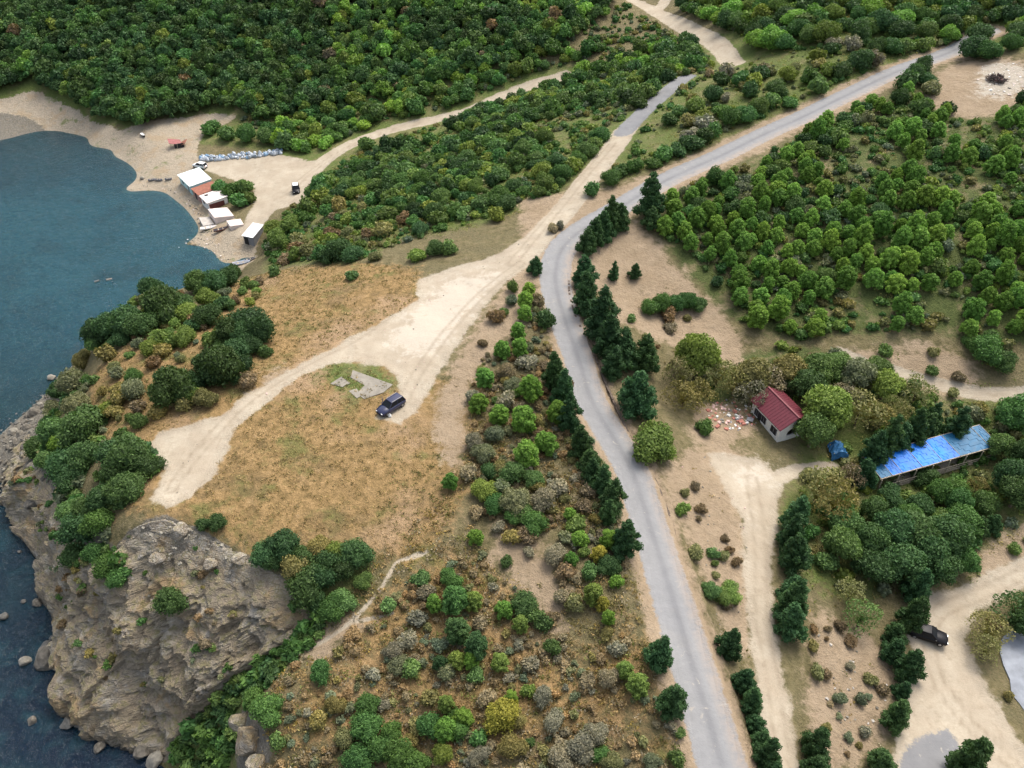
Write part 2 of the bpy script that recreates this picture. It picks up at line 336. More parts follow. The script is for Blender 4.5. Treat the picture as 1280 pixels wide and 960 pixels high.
green = k.mix(k.step(n15, .42, .66), k.ramp(n4, [(.3, (.06, .088, .024)), (.7, (.145, .175, .05))]), k.ramp(n1, [(.3, (.10, .115, .042)), (.7, (.21, .18, .085))]))
soil = k.mix(n4, k.ramp(n1, [(.3, (.20, .145, .09)), (.7, (.36, .27, .175))]), k.ramp(n15, [(.3, (.24, .185, .12)), (.7, (.37, .295, .21))]))
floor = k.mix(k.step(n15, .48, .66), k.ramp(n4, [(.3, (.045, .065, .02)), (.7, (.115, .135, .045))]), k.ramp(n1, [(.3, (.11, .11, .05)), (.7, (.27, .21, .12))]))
sand = k.ramp(n4, [(.3, (.27, .225, .165)), (.7, (.41, .35, .265))])
sand = k.mix(k.math('MULTIPLY', k.step(n1, .5, .7), .7), sand, (.22, .20, .15))
sand = k.mix(k.step(k.noise(.16, 5, .7), .56, .66), sand, (.17, .18, .085))
sand = k.mix(k.step(n15, .5, .62), sand, (.33, .26, .175))
dirt = k.mix(k.step(n15, .35, .7), k.ramp(n9, [(.3, (.27, .225, .165)), (.7, (.37, .315, .24))]), k.ramp(n4, [(.3, (.33, .285, .215)), (.7, (.42, .37, .29))]))
dirt = k.mix(k.math('MULTIPLY', k.step(n1, .5, .72), .7), dirt, (.25, .205, .145))
rock = k.ramp(n4, [(.3, (.09, .08, .065)), (.55, (.18, .165, .135)), (.75, (.28, .26, .22))])
rock = k.mix(k.step(n1, .5, .7), rock, k.ramp(n9, [(.3, (.10, .085, .06)), (.7, (.26, .22, .16))]))
lane = k.math('ADD', D[2], k.math('MULTIPLY', k.math('SUBTRACT', n15, .5), .02))
asph = k.mix(n9, k.ramp(n1, [(.3, (.20, .202, .205)), (.7, (.275, .275, .275))]), (.225, .225, .225))
streak = k.ramp(lane, [(.42, 0.0), (.465, .4), (.49, 1.0), (.515, 1.0), (.54, .3), (.57, 0)])
asph = k.mix(k.math('MULTIPLY', streak, k.math('MULTIPLY', n15, .95)), asph, (.13, .132, .14))
asph = k.mix(k.math('MULTIPLY', k.ramp(lane, [(.57, 0.0), (.66, 1.0)]), k.step(n1, .3, .6)), asph, (.30, .26, .225))
asph = k.mix(k.math('MULTIPLY', k.step(n15, .55, .75), .35), asph, (.30, .285, .26))
def lay(col, new, w, amp, lo=.42, hi=.58, ns=None):
    nn = k.math('ADD', k.math('MULTIPLY', k.math('SUBTRACT', n1, .5), amp), k.math('MULTIPLY', k.math('SUBTRACT', n15, .5), amp))
    return k.mix(k.step(k.math('ADD', w, nn), lo, hi), col, new)
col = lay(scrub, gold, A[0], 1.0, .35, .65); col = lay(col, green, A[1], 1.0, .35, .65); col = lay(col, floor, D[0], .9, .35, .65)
col = lay(col, soil, A[2], 1.1, .35, .7); col = lay(col, sand, D[1], .8); col = lay(col, rock, B[2], .7)
col = lay(col, dirt, B[0], .75, .38, .62); col = lay(col, k.mix(n4, (.37, .325, .26), (.46, .41, .335)), E[0], 1.0, .45, .7)
col = k.mix(k.math('MULTIPLY', k.math('MULTIPLY', E[1], B[0]), k.math('MULTIPLY', n1, 1.25)), col, (.235, .19, .135))
nn = k.math('ADD', B[1], k.math('ADD', k.math('MULTIPLY', k.math('SUBTRACT', n4, .5), .7), k.math('MULTIPLY', k.math('SUBTRACT', n1, .5), .9)))
asph = k.mix(k.step(k.noise(.7, 5, .75, dist=1.0), .60, .68), asph, (.31, .29, .26))
col = k.mix(k.step(nn, .36, .66), col, asph)
# wet and weedy below the water line
sp = k.n("SeparateXYZ"); k.t.links.new(k.pos(), sp.inputs[0])
col = k.mix(k.step(sp.outputs[2], .15, -.5), col, k.ramp(n1, [(.3, (.025, .035, .025)), (.7, (.10, .11, .085))]))
hgt = k.math('ADD', k.math('MULTIPLY', n1, 1.0), k.math('MULTIPLY', n4, .6))
hgt = k.math('MULTIPLY', hgt, k.math('SUBTRACT', 1.15, k.math('MAXIMUM', B[0], B[1])))
GROUND = k.pbr(col, .92, k.bump(hgt, .9, .45), .15)
# ------------------------------------------------------------------ build, split into named surfaces
nx, ny = len(AX), len(AY); idx = np.arange(nx*ny).reshape(ny, nx)
F = np.stack([idx[:-1, :-1].ravel(), idx[:-1, 1:].ravel(), idx[1:, 1:].ravel(), idx[1:, :-1].ravel()], 1)
V = np.stack([X, Y, Z], 1)
za = np.stack([w_gold, w_green, w_soil], 1); zb = np.stack([w_dirt, w_asph, w_rock], 1); zcx = np.stack([w_floor, w_sand, roadu], 1); zd = np.stack([w_pale, ruts, ruts*0], 1)
Zg = Z.reshape(ny, nx); gy, gx = np.gradient(Zg, AY, AX); NRM = np.stack([-gx.ravel(), -gy.ravel(), np.ones(nx*ny)], 1); NRM /= np.linalg.norm(NRM, axis=1)[:, None]
fm = lambda a: a[F].mean(1)
cls = np.zeros(len(F), int); fz = fm(Z)
cls[fm(w_sand) > .5] = 1; cls[fm(w_dirt) > .5] = 2; cls[(fm(w_asph) > .5)] = 3; cls[fz < -.25] = 4
cls[(fm(w_rock) > .5) & (fz >= -.25) & (cls != 3)] = 5; cls[fm(sdz) > 1.6] = 9
for c, nm in ((0, 'ground'), (1, 'beach'), (2, 'dirt_track'), (3, 'asphalt_road'), (4, 'seabed'), (5, 'rocky_ground')):
    f = F[cls == c]
    if not len(f): continue
    u, inv = np.unique(f, return_inverse=True)
    me = mesh_np(nm, V[u], inv.reshape(f.shape), [GROUND], True, {"zone_a": za[u], "zone_b": zb[u], "zone_c": zcx[u], "zone_d": zd[u]})
    me.normals_split_custom_set_from_vertices([tuple(v) for v in NRM[u]])
    link(nm, me, kind='structure')
# ------------------------------------------------------------------ sea
k = NT("sea_water")
w1 = k.noise(.30, 4, .6, dist=.8); w2 = k.noise(1.5, 4, .65, dist=.6); big = k.noise(.014, 4, .6)
nrm = k.bump(k.math('ADD', w1, k.math('MULTIPLY', w2, .5)), 1.0, .7)
xy = k.n('SeparateXYZ'); k.t.links.new(k.pos(), xy.inputs[0]); deep = k.math('ADD', k.math('MULTIPLY', k.math('MINIMUM', xy.outputs[1], k.math('SUBTRACT', 330.0, xy.outputs[1])), .0056), k.math('MULTIPLY', big, .36))  # tone by Y, not water depth: shade and hill reflection painted in
colw = k.ramp(deep, [(.5, (.006, .016, .036)), (.74, (.008, .034, .050)), (.92, (.012, .062, .092)), (1.0, (.015, .076, .108))])  # darker near and far water carries the painted shade and reflection
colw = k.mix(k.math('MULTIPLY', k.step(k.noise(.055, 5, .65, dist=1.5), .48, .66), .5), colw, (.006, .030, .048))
colw = k.mix(k.math('MULTIPLY', k.step(w1, .45, .7), .4), colw, (.02, .085, .105))
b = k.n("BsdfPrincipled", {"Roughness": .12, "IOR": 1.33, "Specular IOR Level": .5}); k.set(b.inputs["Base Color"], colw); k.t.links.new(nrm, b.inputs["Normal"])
tr = k.n("BsdfTransparent", {"Color": (.50, .80, .80, 1)}); mx = k.n("MixShader", {0: .33})
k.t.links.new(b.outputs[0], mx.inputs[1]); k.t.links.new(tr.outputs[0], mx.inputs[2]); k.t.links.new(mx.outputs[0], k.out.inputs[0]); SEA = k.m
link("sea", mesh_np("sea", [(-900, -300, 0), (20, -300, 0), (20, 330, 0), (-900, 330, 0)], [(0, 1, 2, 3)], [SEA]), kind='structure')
# ------------------------------------------------------------------ rock face of the headland
NS, NR = 420, 150
arc = np.concatenate([[0], np.cumsum(np.linalg.norm(np.diff((CTW+CBW)/2, axis=0), axis=1))]); arc /= arc[-1]
s = np.linspace(0, 1, NS)
T = np.stack([np.interp(s, arc, CTW[:, i]) for i in range(3)], 1); Bm = np.stack([np.interp(s, arc, CBW[:, i]) for i in range(3)], 1)
T[:, 2] = hfun(T[:, 0], T[:, 1])
r = np.linspace(0, 1, NR)[:, None, None]
P = T[None]*(1-r)+Bm[None]*r
dirv = (Bm-T); dirv[:, 2] = 0; L = np.linalg.norm(dirv, axis=1)[:, None]; ctr = np.array([-22.0, 66.0, 0])
out = dirv/np.maximum(L, 1e-3)
for _ in range(40): out = np.vstack([out[:1], (out[:-2]+out[1:-1]*2+out[2:])/4, out[-1:]])
out /= np.linalg.norm(out, axis=1)[:, None]
hgt = np.linalg.norm(T-Bm, axis=1)
px_, py_, pz_ = P[..., 0], P[..., 1], P[..., 2]
ry = np.broadcast_to(r[..., 0], px_.shape)
env = np.clip(ry*6, 0, 1)*np.clip((1.02-ry)*6, 0, 1)*np.clip(hgt/8, 0.15, 1)[None]
prof = .9*np.sin(ry*math.pi)+.5*np.sin(ry*math.pi*2.4+.6)               # bulge of the face
big = fbm(px_/7, py_/7, pz_/5, 4)*2.8
tilt = pz_+.35*px_-.15*py_
strata = np.abs(((tilt/1.1+1.3*fbm(px_/6, py_/6, pz_/6, 3)) % 1)-.5)*1.0
rid = fbm(px_/2.4, py_/2.4, pz_/2.0, 4, ridged=True)*1.25
fine = fbm(px_/.8, py_/.8, pz_/.6, 3)*.4
def blocks(s, q, seed, rot):
    c, d = math.cos(rot), math.sin(rot); ax_ = px_*c-py_*d; ay_ = px_*d+py_*c
    wx = ax_/s+.55*fbm(px_/s/1.3+seed, py_/s/1.3, pz_/s/1.3, 2); wy = ay_/s+.55*fbm(px_/s/1.3, py_/s/1.3+seed, pz_/s/1.3, 2); wz = pz_/s*q+.45*fbm(px_/s/1.5, py_/s/1.5, pz_/s/1.5+seed, 2)
    return _hash(np.floor(wx), np.floor(wy), np.floor(wz)+seed)*2-1
blk = blocks(4.2, .6, 3, .5)*.85+blocks(1.8, .6, 8, 1.1)*.33+blocks(.8, .9, 13, .2)*.10
disp = (prof+big*.9+strata*.6+rid*.7+fine*.6+blk)*env+.15
crack = np.abs(vnoise((px_*.6+py_*.8)/2.2+.5*fbm(px_/3, py_/3, pz_/3, 2), (px_*.8-py_*.6)/9, pz_/11)); disp = disp-np.clip(1-crack/.10, 0, 1)*.7*env
P = P+out[None]*disp[..., None]; P[..., 2] += (.5*fbm(px_/1.5, py_/1.5, pz_/1.5, 3)+.25*big)*env
P[0, :, :2] -= out[:, :2]*.9; P[0, :, 2] = hfun(P[0, :, 0], P[0, :, 1])-.12
low = ry > .88; P[..., 2] = np.where(low, P[..., 2]-(ry-.88)*9*(hgt > 9)[None], P[..., 2])
k = NT("cliff_rock"); g = k.pos()
mp = k.n("Mapping", {"Rotation": (.25, .5, .3), "Scale": (.5, .5, 2.4)}); k.t.links.new(g, mp.inputs[0])
na = k.noise(.25, 5, .65); nb = k.noise(1.1, 6, .7); nc = k.noise(.7, 6, .7, mp.outputs[0], .8); nd = k.noise(4.5, 5, .7)
c1 = k.ramp(nc, [(.3, (.14, .12, .09)), (.46, (.25, .215, .16)), (.6, (.35, .31, .245)), (.76, (.47, .43, .37))])
c2 = k.ramp(nb, [(.3, (.17, .14, .10)), (.55, (.33, .265, .18)), (.75, (.46, .39, .29))])
col = k.mix(k.step(na, .42, .58), c1, c2)
col = k.mix(k.math('MULTIPLY', k.step(k.noise(.13, 4, .65, dist=.8), .5, .62), .55), col, k.ramp(nb, [(.3, (.15, .125, .095)), (.7, (.33, .285, .22))]))
col = k.mix(k.math('MULTIPLY', k.step(k.noise(.16, 4, .6, dist=.5), .56, .66), .6), col, k.ramp(nb, [(.3, (.30, .19, .085)), (.7, (.46, .32, .15))]))
gn = k.n("NewGeometry"); sx = k.n("SeparateXYZ"); k.t.links.new(gn.outputs["Normal"], sx.inputs[0])
col = k.mix(k.math('MULTIPLY', k.step(sx.outputs[2], .6, .9), k.math('MULTIPLY', k.step(nb, .45, .6), .7)), col, (.15, .14, .055))
zz = k.n("SeparateXYZ"); k.t.links.new(g, zz.inputs[0])
col = k.mix(k.step(k.math('ADD', zz.outputs[2], k.math('MULTIPLY', nb, 2.0)), 2.6, .8), col, k.ramp(nd, [(.3, (.045, .042, .035)), (.7, (.12, .11, .085))]))
col = k.mix(k.math('MULTIPLY', k.step(k.math('ADD', zz.outputs[2], k.math('MULTIPLY', nb, 6)), 20.5, 24), k.step(nd, .45, .65)), col, (.42, .385, .335))
vo = k.n("TexVoronoi", {"Scale": .9}, feature='DISTANCE_TO_EDGE'); k.t.links.new(k.n("VectorMath", {0: mp.outputs[0], 1: k.n("TexNoise", {"Scale": .9, "Detail": 4}).outputs["Color"]}, operation='ADD').outputs[0], vo.inputs["Vector"])
crk = k.step(vo.outputs["Distance"], .0, .09)
col = k.mix(k.math('MULTIPLY', k.math('SUBTRACT', 1.0, crk), .05), col, (.08, .065, .05))
col = k.mix(k.math('MULTIPLY', k.step(k.noise(.45, 5, .7), .55, .68), .6), col, k.ramp(nd, [(.3, (.22, .21, .19)), (.7, (.42, .40, .37))]))
hb = k.math('ADD', k.math('ADD', k.math('MULTIPLY', crk, .15), k.math('MULTIPLY', nc, 1.0)), k.math('ADD', k.math('MULTIPLY', nb, .7), k.math('MULTIPLY', nd, .35)))
CLIFF = k.pbr(col, .9, k.bump(hb, .9, .6), .2)
ii = np.arange(NS*NR).reshape(NR, NS)
link("cliff", mesh_np("cliff", P.reshape(-1, 3), np.stack([ii[:-1, :-1].ravel(), ii[1:, :-1].ravel(), ii[1:, 1:].ravel(), ii[:-1, 1:].ravel()], 1), [CLIFF], False), kind='structure')
# ------------------------------------------------------------------ foliage
def foliage_mat(name, per_object=True, gloss=.55):
    k = NT(name)
    t = k.n("Attribute", attribute_name="tint"); s = k.n("SeparateColor"); k.t.links.new(t.outputs["Color"], s.inputs[0])
    if per_object:
        oi = k.n("ObjectInfo"); base = oi.outputs["Color"]
    else:
        a = k.n("Attribute", attribute_name="hue"); base = a.outputs["Color"]
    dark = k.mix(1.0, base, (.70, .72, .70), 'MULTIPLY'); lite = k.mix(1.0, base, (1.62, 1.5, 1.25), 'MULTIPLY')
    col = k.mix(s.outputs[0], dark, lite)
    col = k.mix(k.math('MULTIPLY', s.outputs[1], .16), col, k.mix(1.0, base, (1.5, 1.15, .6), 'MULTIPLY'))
    b = k.n("BsdfPrincipled", {"Roughness": gloss, "Specular IOR Level": .12}); k.set(b.inputs["Base Color"], col)
    tl = k.n("BsdfTranslucent"); k.set(tl.inputs[0], k.mix(1.0, col, (1.0, 1.25, .6), 'MULTIPLY'))
    mx = k.n("MixShader", {0: .22}); k.t.links.new(b.outputs[0], mx.inputs[1]); k.t.links.new(tl.outputs[0], mx.inputs[2])
    k.t.links.new(mx.outputs[0], k.out.inputs[0]); return k.m
LEAF = foliage_mat("leaves"); LEAFV = foliage_mat("ground_cover_leaves", False)
BARK = plain("bark", (.13, .095, .065), .9, .3, 5)
_cs = None
def cube_sphere(n=3):
    V = []; F = []
    for ax in range(3):
        for sg in (-1, 1):
            b = len(V); u = np.linspace(-1, 1, n)
            for i in range(n):
                for j in range(n):
                    p = [0, 0, 0]; p[ax] = sg; p[(ax+1) % 3] = u[i]*sg; p[(ax+2) % 3] = u[j]; p = np.array(p, float); V.append(p/np.linalg.norm(p))
            for i in range(n-1):
                for j in range(n-1): F.append([b+i*n+j, b+(i+1)*n+j, b+(i+1)*n+j+1, b+i*n+j+1])
    return np.array(V), np.array(F)
CSV, CSF = cube_sphere(3)
def leaf_quads(c, nrm, ls, rg, asp=1.5):
    n = len(c); a = np.cross(nrm, rg.normal(size=(n, 3))); a /= np.linalg.norm(a, axis=1)[:, None]+1e-9; b = np.cross(nrm, a)
    sz = (ls*rg.uniform(.55, 1.35, n))[:, None]; a = a*sz*asp*.5; b = b*sz*.5
    fold = nrm*sz*.18
    V = np.stack([c-a-b*.55, c+b*-.9+fold*.4, c+a+b*.4, c+b*.9-fold*.4], 1).reshape(-1, 3)
    return V, np.arange(4*n).reshape(n, 4)
def crown(seed, lobes, n, ls, asp=1.5, zmin=-.5, core=.78, rnd=.75, up=0.0):
    rg = np.random.default_rng(seed); L = np.array(lobes, float); w = L[:, 3]**2; w /= w.sum()
    k = rg.choice(len(L), int(n*2.2), p=w); d = rg.normal(size=(len(k), 3)); d /= np.linalg.norm(d, axis=1)[:, None]
    d[:, 2] = np.where(d[:, 2] < zmin, -d[:, 2], d[:, 2])
    p = L[k, :3]+d*L[k, 3:4]*rg.uniform(.72, 1.16, len(k))[:, None]
    dist = np.linalg.norm(p[:, None]-L[None, :, :3], axis=2)/L[None, :, 3]; dist[np.arange(len(k)), k] = 9
    ok = np.where((dist.min(1) > .86) & (p[:, 2] > 0))[0][:n]; p, d, k = p[ok], d[ok], k[ok]
    nrm = d+rg.normal(size=d.shape)*rnd; nrm[:, 2] += up; nrm /= np.linalg.norm(nrm, axis=1)[:, None]
    V, F = leaf_quads(p, nrm, ls, rg, asp)
    lr = rg.random(len(L)); t = np.stack([np.clip(rg.beta(2, 2.4, len(p))*.75+.25*lr[k], 0, 1), lr[k]*(rg.random(len(p)) < .75), np.zeros(len(p))], 1); t = np.repeat(t, 4, 0)
    VV, FF, TT = [V], [F], [t]; off = len(V)
    if core:
        for l in L:
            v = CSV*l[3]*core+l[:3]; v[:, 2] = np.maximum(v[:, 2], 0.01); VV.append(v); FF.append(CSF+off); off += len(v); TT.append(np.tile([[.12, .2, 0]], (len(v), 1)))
    VA = np.vstack(VV); dia = (np.percentile(VA[:, 0], 97)-np.percentile(VA[:, 0], 3)+np.percentile(VA[:, 1], 97)-np.percentile(VA[:, 1], 3))/2; VA = VA/dia*1.04
    return VA, np.vstack(FF), np.vstack(TT)
def lobes_dome(rg, n, flat=.8, r=(.16, .28)):
    L = [(0, 0, .3*flat, .34)]
    for i in range(n):
        a = rg.uniform(0, 6.283); q = math.sqrt(rg.random())*.36; z = (.2+.42*(1-(q/.42)**2)*rg.uniform(.6, 1))*flat
        L.append((q*math.cos(a), q*math.sin(a), z, rg.uniform(*r)*(1-.25*q)))
    return L
def lobes_pine(rg, n, tall=1.2):
    L = []
    for i in range(n):
        z = .16+(tall-.32)*(i+.5)/n; f = (z/tall); rad = .42*max(0, 1-(max(0, f-.25)/.75)**2.6)*min(1, .6+f*2); rad *= min(1, .55+f*2)
        a = i*2.39996+rg.uniform(-.4, .4); q = rad*rg.uniform(.62, 1.0)
        L.append((q*math.cos(a), q*math.sin(a), z, rg.uniform(.085, .14)))
    L += [(0, 0, tall*.3, .30), (0, 0, tall*.52, .28), (0, 0, tall*.72, .21), (0, 0, tall*.88, .13)]; return L
def lobes_cone(rg, n, tall=1.7):
    L = []
    for i in range(n):
        f = (i+.3)/n; z = .12+(tall-.15)*f; rad = .38*(1-f**1.7)+.02; a = i*2.39996+rg.uniform(-.5, .5); q = rad*rg.uniform(.55, 1.1)
        L.append((q*math.cos(a), q*math.sin(a), z, rg.uniform(.11, .17)*(1.1-.55*f)))
    for f in (.12, .3, .5, .7, .88): L.append((0, 0, tall*f, .27*(1-f**1.5)+.04))
    return L
def lobes_tree(rg, n, tall=1.05):
    L = [(0, 0, tall*.55, .33)]
    for i in range(n):
        d = rg.normal(size=3); d /= np.linalg.norm(d); d[2] = abs(d[2])*1.15-.45
        q = rg.uniform(.26, .40); L.append((d[0]*q, d[1]*q, tall*.50+d[2]*q*.95, rg.uniform(.11, .20)))
    return L
def twigs(rg, n, tall, spread, w=.012):
    V, F = [], []
    for i in range(n):
        a = rg.uniform(0, 6.283); q = spread*math.sqrt(rg.random()); p0 = np.array([0, 0, tall*rg.uniform(.05, .45)]); p1 = np.array([q*math.cos(a), q*math.sin(a), tall*rg.uniform(.55, 1.02)])
        s = np.cross(p1-p0, rg.normal(size=3)); s /= np.linalg.norm(s); s2 = np.cross(p1-p0, s); s2 /= np.linalg.norm(s2)
        for q_ in (s, s2): b = len(V); V += [p0-q_*w, p0+q_*w, p1+q_*w*.4, p1-q_*w*.4]; F.append([b, b+1, b+2, b+3])
    return np.array(V), np.array(F)
def trunk_mesh(name, h, r, seed):
    rg = np.random.default_rng(seed); n = 7; V = []; F = []
    for j, f in enumerate((0, .12, .45, 1.0)):
        rr = r*(1.35-.9*f) if j else r*1.7
        for i in range(n): V.append((rr*math.cos(i*6.283/n)+.03*f*math.sin(seed), rr*math.sin(i*6.283/n)+.02*f*seed % .03, h*f-(.12 if j == 0 else 0)))
    for j in range(3):
        for i in range(n): F.append([j*n+i, j*n+(i+1) % n, (j+1)*n+(i+1) % n, (j+1)*n+i])
    V, F = np.array(V), np.array(F)
    for b in range(5):   # limbs
        a = b*2.4+seed; p0 = np.array([0, 0, h*(.4+.1*b)]); p1 = p0+np.array([.3*math.cos(a), .3*math.sin(a), .22])*min(1, h); w = r*.45
        s = np.array([-math.sin(a), math.cos(a), 0]); u = np.array([0, 0, 1.0]); o = len(V)
        V = np.vstack([V, p0-s*w, p0+u*w, p0+s*w, p1-s*w*.3, p1+u*w*.3, p1+s*w*.3]); F = np.vstack([F, [[o, o+1, o+4, o+3], [o+1, o+2, o+5, o+4], [o+2, o, o+3, o+5]]])
    return mesh_np(name, V, F, [BARK], True)
RAW = {'pine': [], 'conifer': [], 'shrub': [], 'tree': [], 'sparse': []}
for i in range(5):
    rg = np.random.default_rng(100+i)
    RAW['pine'].append(crown(i, lobes_pine(rg, 36, 1.0+.07*i), 2800, .042, 2.6, up=.3))
    RAW['conifer'].append(crown(20+i, lobes_cone(rg, 30, 1.15+.11*i), 2600, .042, 2.0, up=.15))
    RAW['shrub'].append(crown(40+i, lobes_dome(rg, 12+2*i, .85), 2500, .042, 1.5))
    RAW['tree'].append(crown(60+i, lobes_tree(rg, 24), 3000, .038, 1.5))
    v, f, t = crown(80+i, lobes_dome(rg, 16, 1.05, (.12, .22)), 950, .036, 1.5, core=0, rnd=1.0)
    tv, tf = twigs(rg, 60, .85, .42, .008); RAW['sparse'].append((np.vstack([v, tv]), np.vstack([f, tf+len(v)]), np.vstack([t, np.tile([[.9, .5, 0]], (len(tv), 1))])))
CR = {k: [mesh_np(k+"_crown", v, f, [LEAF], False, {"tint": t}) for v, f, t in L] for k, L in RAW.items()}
TR = {'pine': trunk_mesh("trunk", .75, .035, 1), 'conifer': trunk_mesh("trunk", .9, .035, 2), 'tree': trunk_mesh("trunk", .62, .04, 3), 'sparse': trunk_mesh("trunk", .5, .03, 4)}
TONE = {'pine': (.115, .225, .046), 'lime': (.155, .28, .058), 'dark': (.037, .070, .027), 'deep': (.054, .106, .042), 'green': (.070, .148, .046), 'mid': (.098, .165, .056), 'yellow': (.21, .205, .042),
        'ygreen': (.145, .205, .052), 'olive': (.185, .18, .080), 'grey': (.21, .19, .14), 'sage': (.14, .165, .105), 'brown': (.17, .13, .085), 'tan': (.25, .19, .115), 'conifer': (.042, .092, .038)}
WORD = {'pine': 'mid green', 'lime': 'bright green', 'dark': 'very dark green', 'deep': 'dark green', 'green': 'green', 'mid': 'soft green', 'yellow': 'yellow', 'ygreen': 'yellow green', 'olive': 'olive', 'grey': 'grey brown', 'sage': 'greyish green', 'brown': 'brown', 'tan': 'tan', 'conifer': 'dark green'}
# px, py, width in photo pixels, tone
PINES = [(606,470,27,'pine'),(599,502,28,'pine'),(628,435,25,'pine'),(650,435,25,'pine'),(648,414,23,'pine'),(655,391,22,'lime'),(657,377,20,'lime'),(661,362,20,'lime'),(662,483,36,'pine'),(654,521,38,'pine'),(697,514,31,'pine'),(683,548,37,'pine'),(657,564,40,'lime'),(623,518,27,'pine'),(563,600,24,'pine'),(595,667,25,'pine'),(724,669,25,'pine'),(714,698,22,'pine'),(760,673,26,'pine'),(781,832,26,'ygreen'),(796,850,34,'ygreen'),(740,738,30,'ygreen'),(752,752,22,'yellow'),(747,690,24,'yellow'),(760,770,20,'pine'),(569,745,40,'green'),(544,753,23,'lime'),(571,783,38,'deep'),(597,806,34,'deep'),(588,822,24,'pine'),(571,820,28,'ygreen'),(551,826,24,'deep'),(630,757,27,'pine'),(649,777,24,'ygreen'),(557,905,36,'pine'),(580,891,30,'pine'),(559,876,24,'ygreen'),(713,640,20,'pine'),(592,748,27,'ygreen'),(638,870,21,'lime'),(626,822,28,'ygreen')]
CONIFERS = [(669,332,19),(693,469,28),(705,488,27),(712,524,27),(726,553,28),(735,574,30),(740,590,24),(753,602,27),(764,622,28),(760,642,20),(729,342,27),(734,376,33),(750,402,38),(759,427,36),(779,440,36),(805,444,38),(765,457,26),(792,492,46),(767,344,12),(793,340,15),
 (753,285,27),(743,293,26),(733,303,25),(762,278,24),(775,275,24),(812,254,30),(814,272,24),(781,674,32),(822,814,33),(838,872,35),(988,645,34),(984,668,34),(988,690,38),(988,729,32),(986,752,34),(985,772,36),(910,803,31),(927,847,30),(936,873,29),(942,900,27),(949,922,28),(954,942,30),(961,962,29),(1016,925,34),(1018,950,36),
 (1134,768,31),(1115,786,26),(1114,808,29),(1131,833,29),(1125,860,21),(1115,890,31),(1097,944,34),(1199,948,50),(1085,566,32),(1101,556,32),(1118,548,32),(1136,540,32),(1155,532,30),(1190,535,30),(1076,590,30),(1139,732,32),(1219,657,24),(1236,653,22),(1160,524,24)]
TREES = [(868,450,52,'ygreen','tree'),(848,470,40,'olive','sparse'),(852,492,44,'olive','sparse'),(872,492,36,'olive','sparse'),(893,468,44,'olive','sparse'),(915,476,40,'olive','sparse'),(938,468,44,'olive','tree'),(960,474,40,'grey','sparse'),(935,492,38,'grey','sparse'),(980,462,38,'olive','tree'),(1004,482,38,'deep','tree'),(1020,462,40,'mid','tree'),(1040,458,38,'mid','tree'),(1064,470,38,'sage','tree'),(1100,482,38,'ygreen','tree'),(1090,464,34,'mid','tree'),(1025,515,50,'ygreen','tree'),(1011,540,42,'mid','tree'),(1068,510,50,'olive','sparse'),(1050,495,40,'grey','sparse'),(1092,515,40,'olive','sparse'),(1139,488,40,'olive','sparse'),(1120,512,34,'olive','sparse'),
 (1168,616,28,'green','tree'),(1190,624,32,'green','tree'),(1146,632,28,'deep','tree'),(1197,650,36,'green','tree'),(1218,604,26,'olive','sparse'),(1131,644,32,'green','tree'),(1136,668,52,'deep','tree'),(1170,672,50,'deep','tree'),(1109,664,44,'deep','tree'),(1087,636,32,'deep','tree'),(1079,676,40,'deep','tree'),(1050,653,38,'mid','tree'),(1046,684,40,'mid','tree'),(1254,596,42,'deep','tree'),(1272,572,36,'deep','tree'),(1262,616,40,'deep','tree'),(1267,514,48,'green','tree'),(1037,622,60,'olive','sparse'),(1018,606,50,'olive','sparse'),(1119,704,50,'deep','tree'),(1152,694,50,'deep','tree'),(1166,708,40,'deep','tree'),(1086,706,42,'deep','tree'),(1072,764,44,'mid','sparse'),(1230,780,44,'olive','sparse'),(1226,806,36,'olive','sparse'),(1263,754,52,'deep','sparse'),(1274,780,30,'deep','tree'),(1060,735,34,'olive','sparse'),(1200,700,30,'green','tree'),(1243,560,28,'mid','tree'),(1061,590,34,'brown','sparse'),
 (222,480,50,'dark','shrub'),(212,470,30,'deep','shrub'),(234,488,30,'deep','shrub'),(279,456,48,'dark','shrub'),(266,466,30,'dark','shrub'),(292,463,28,'deep','shrub'),(312,397,44,'dark','shrub'),(328,410,36,'dark','shrub'),(292,409,36,'dark','shrub'),(306,416,32,'deep','shrub'),(299,432,36,'deep','shrub'),(318,428,28,'dark','shrub'),(302,452,32,'dark','shrub'),(258,448,28,'dark','shrub'),(240,474,28,'dark','shrub'),
 (191,356,27,'deep','shrub'),(208,377,48,'deep','shrub'),(232,378,34,'deep','shrub'),(165,394,46,'deep','shrub'),(128,408,36,'dark','shrub'),(182,402,34,'deep','shrub'),(146,402,36,'deep','shrub'),(269,350,30,'deep','shrub'),(262,392,30,'dark','shrub'),(250,352,28,'mid','shrub'),(286,346,26,'deep','shrub')]
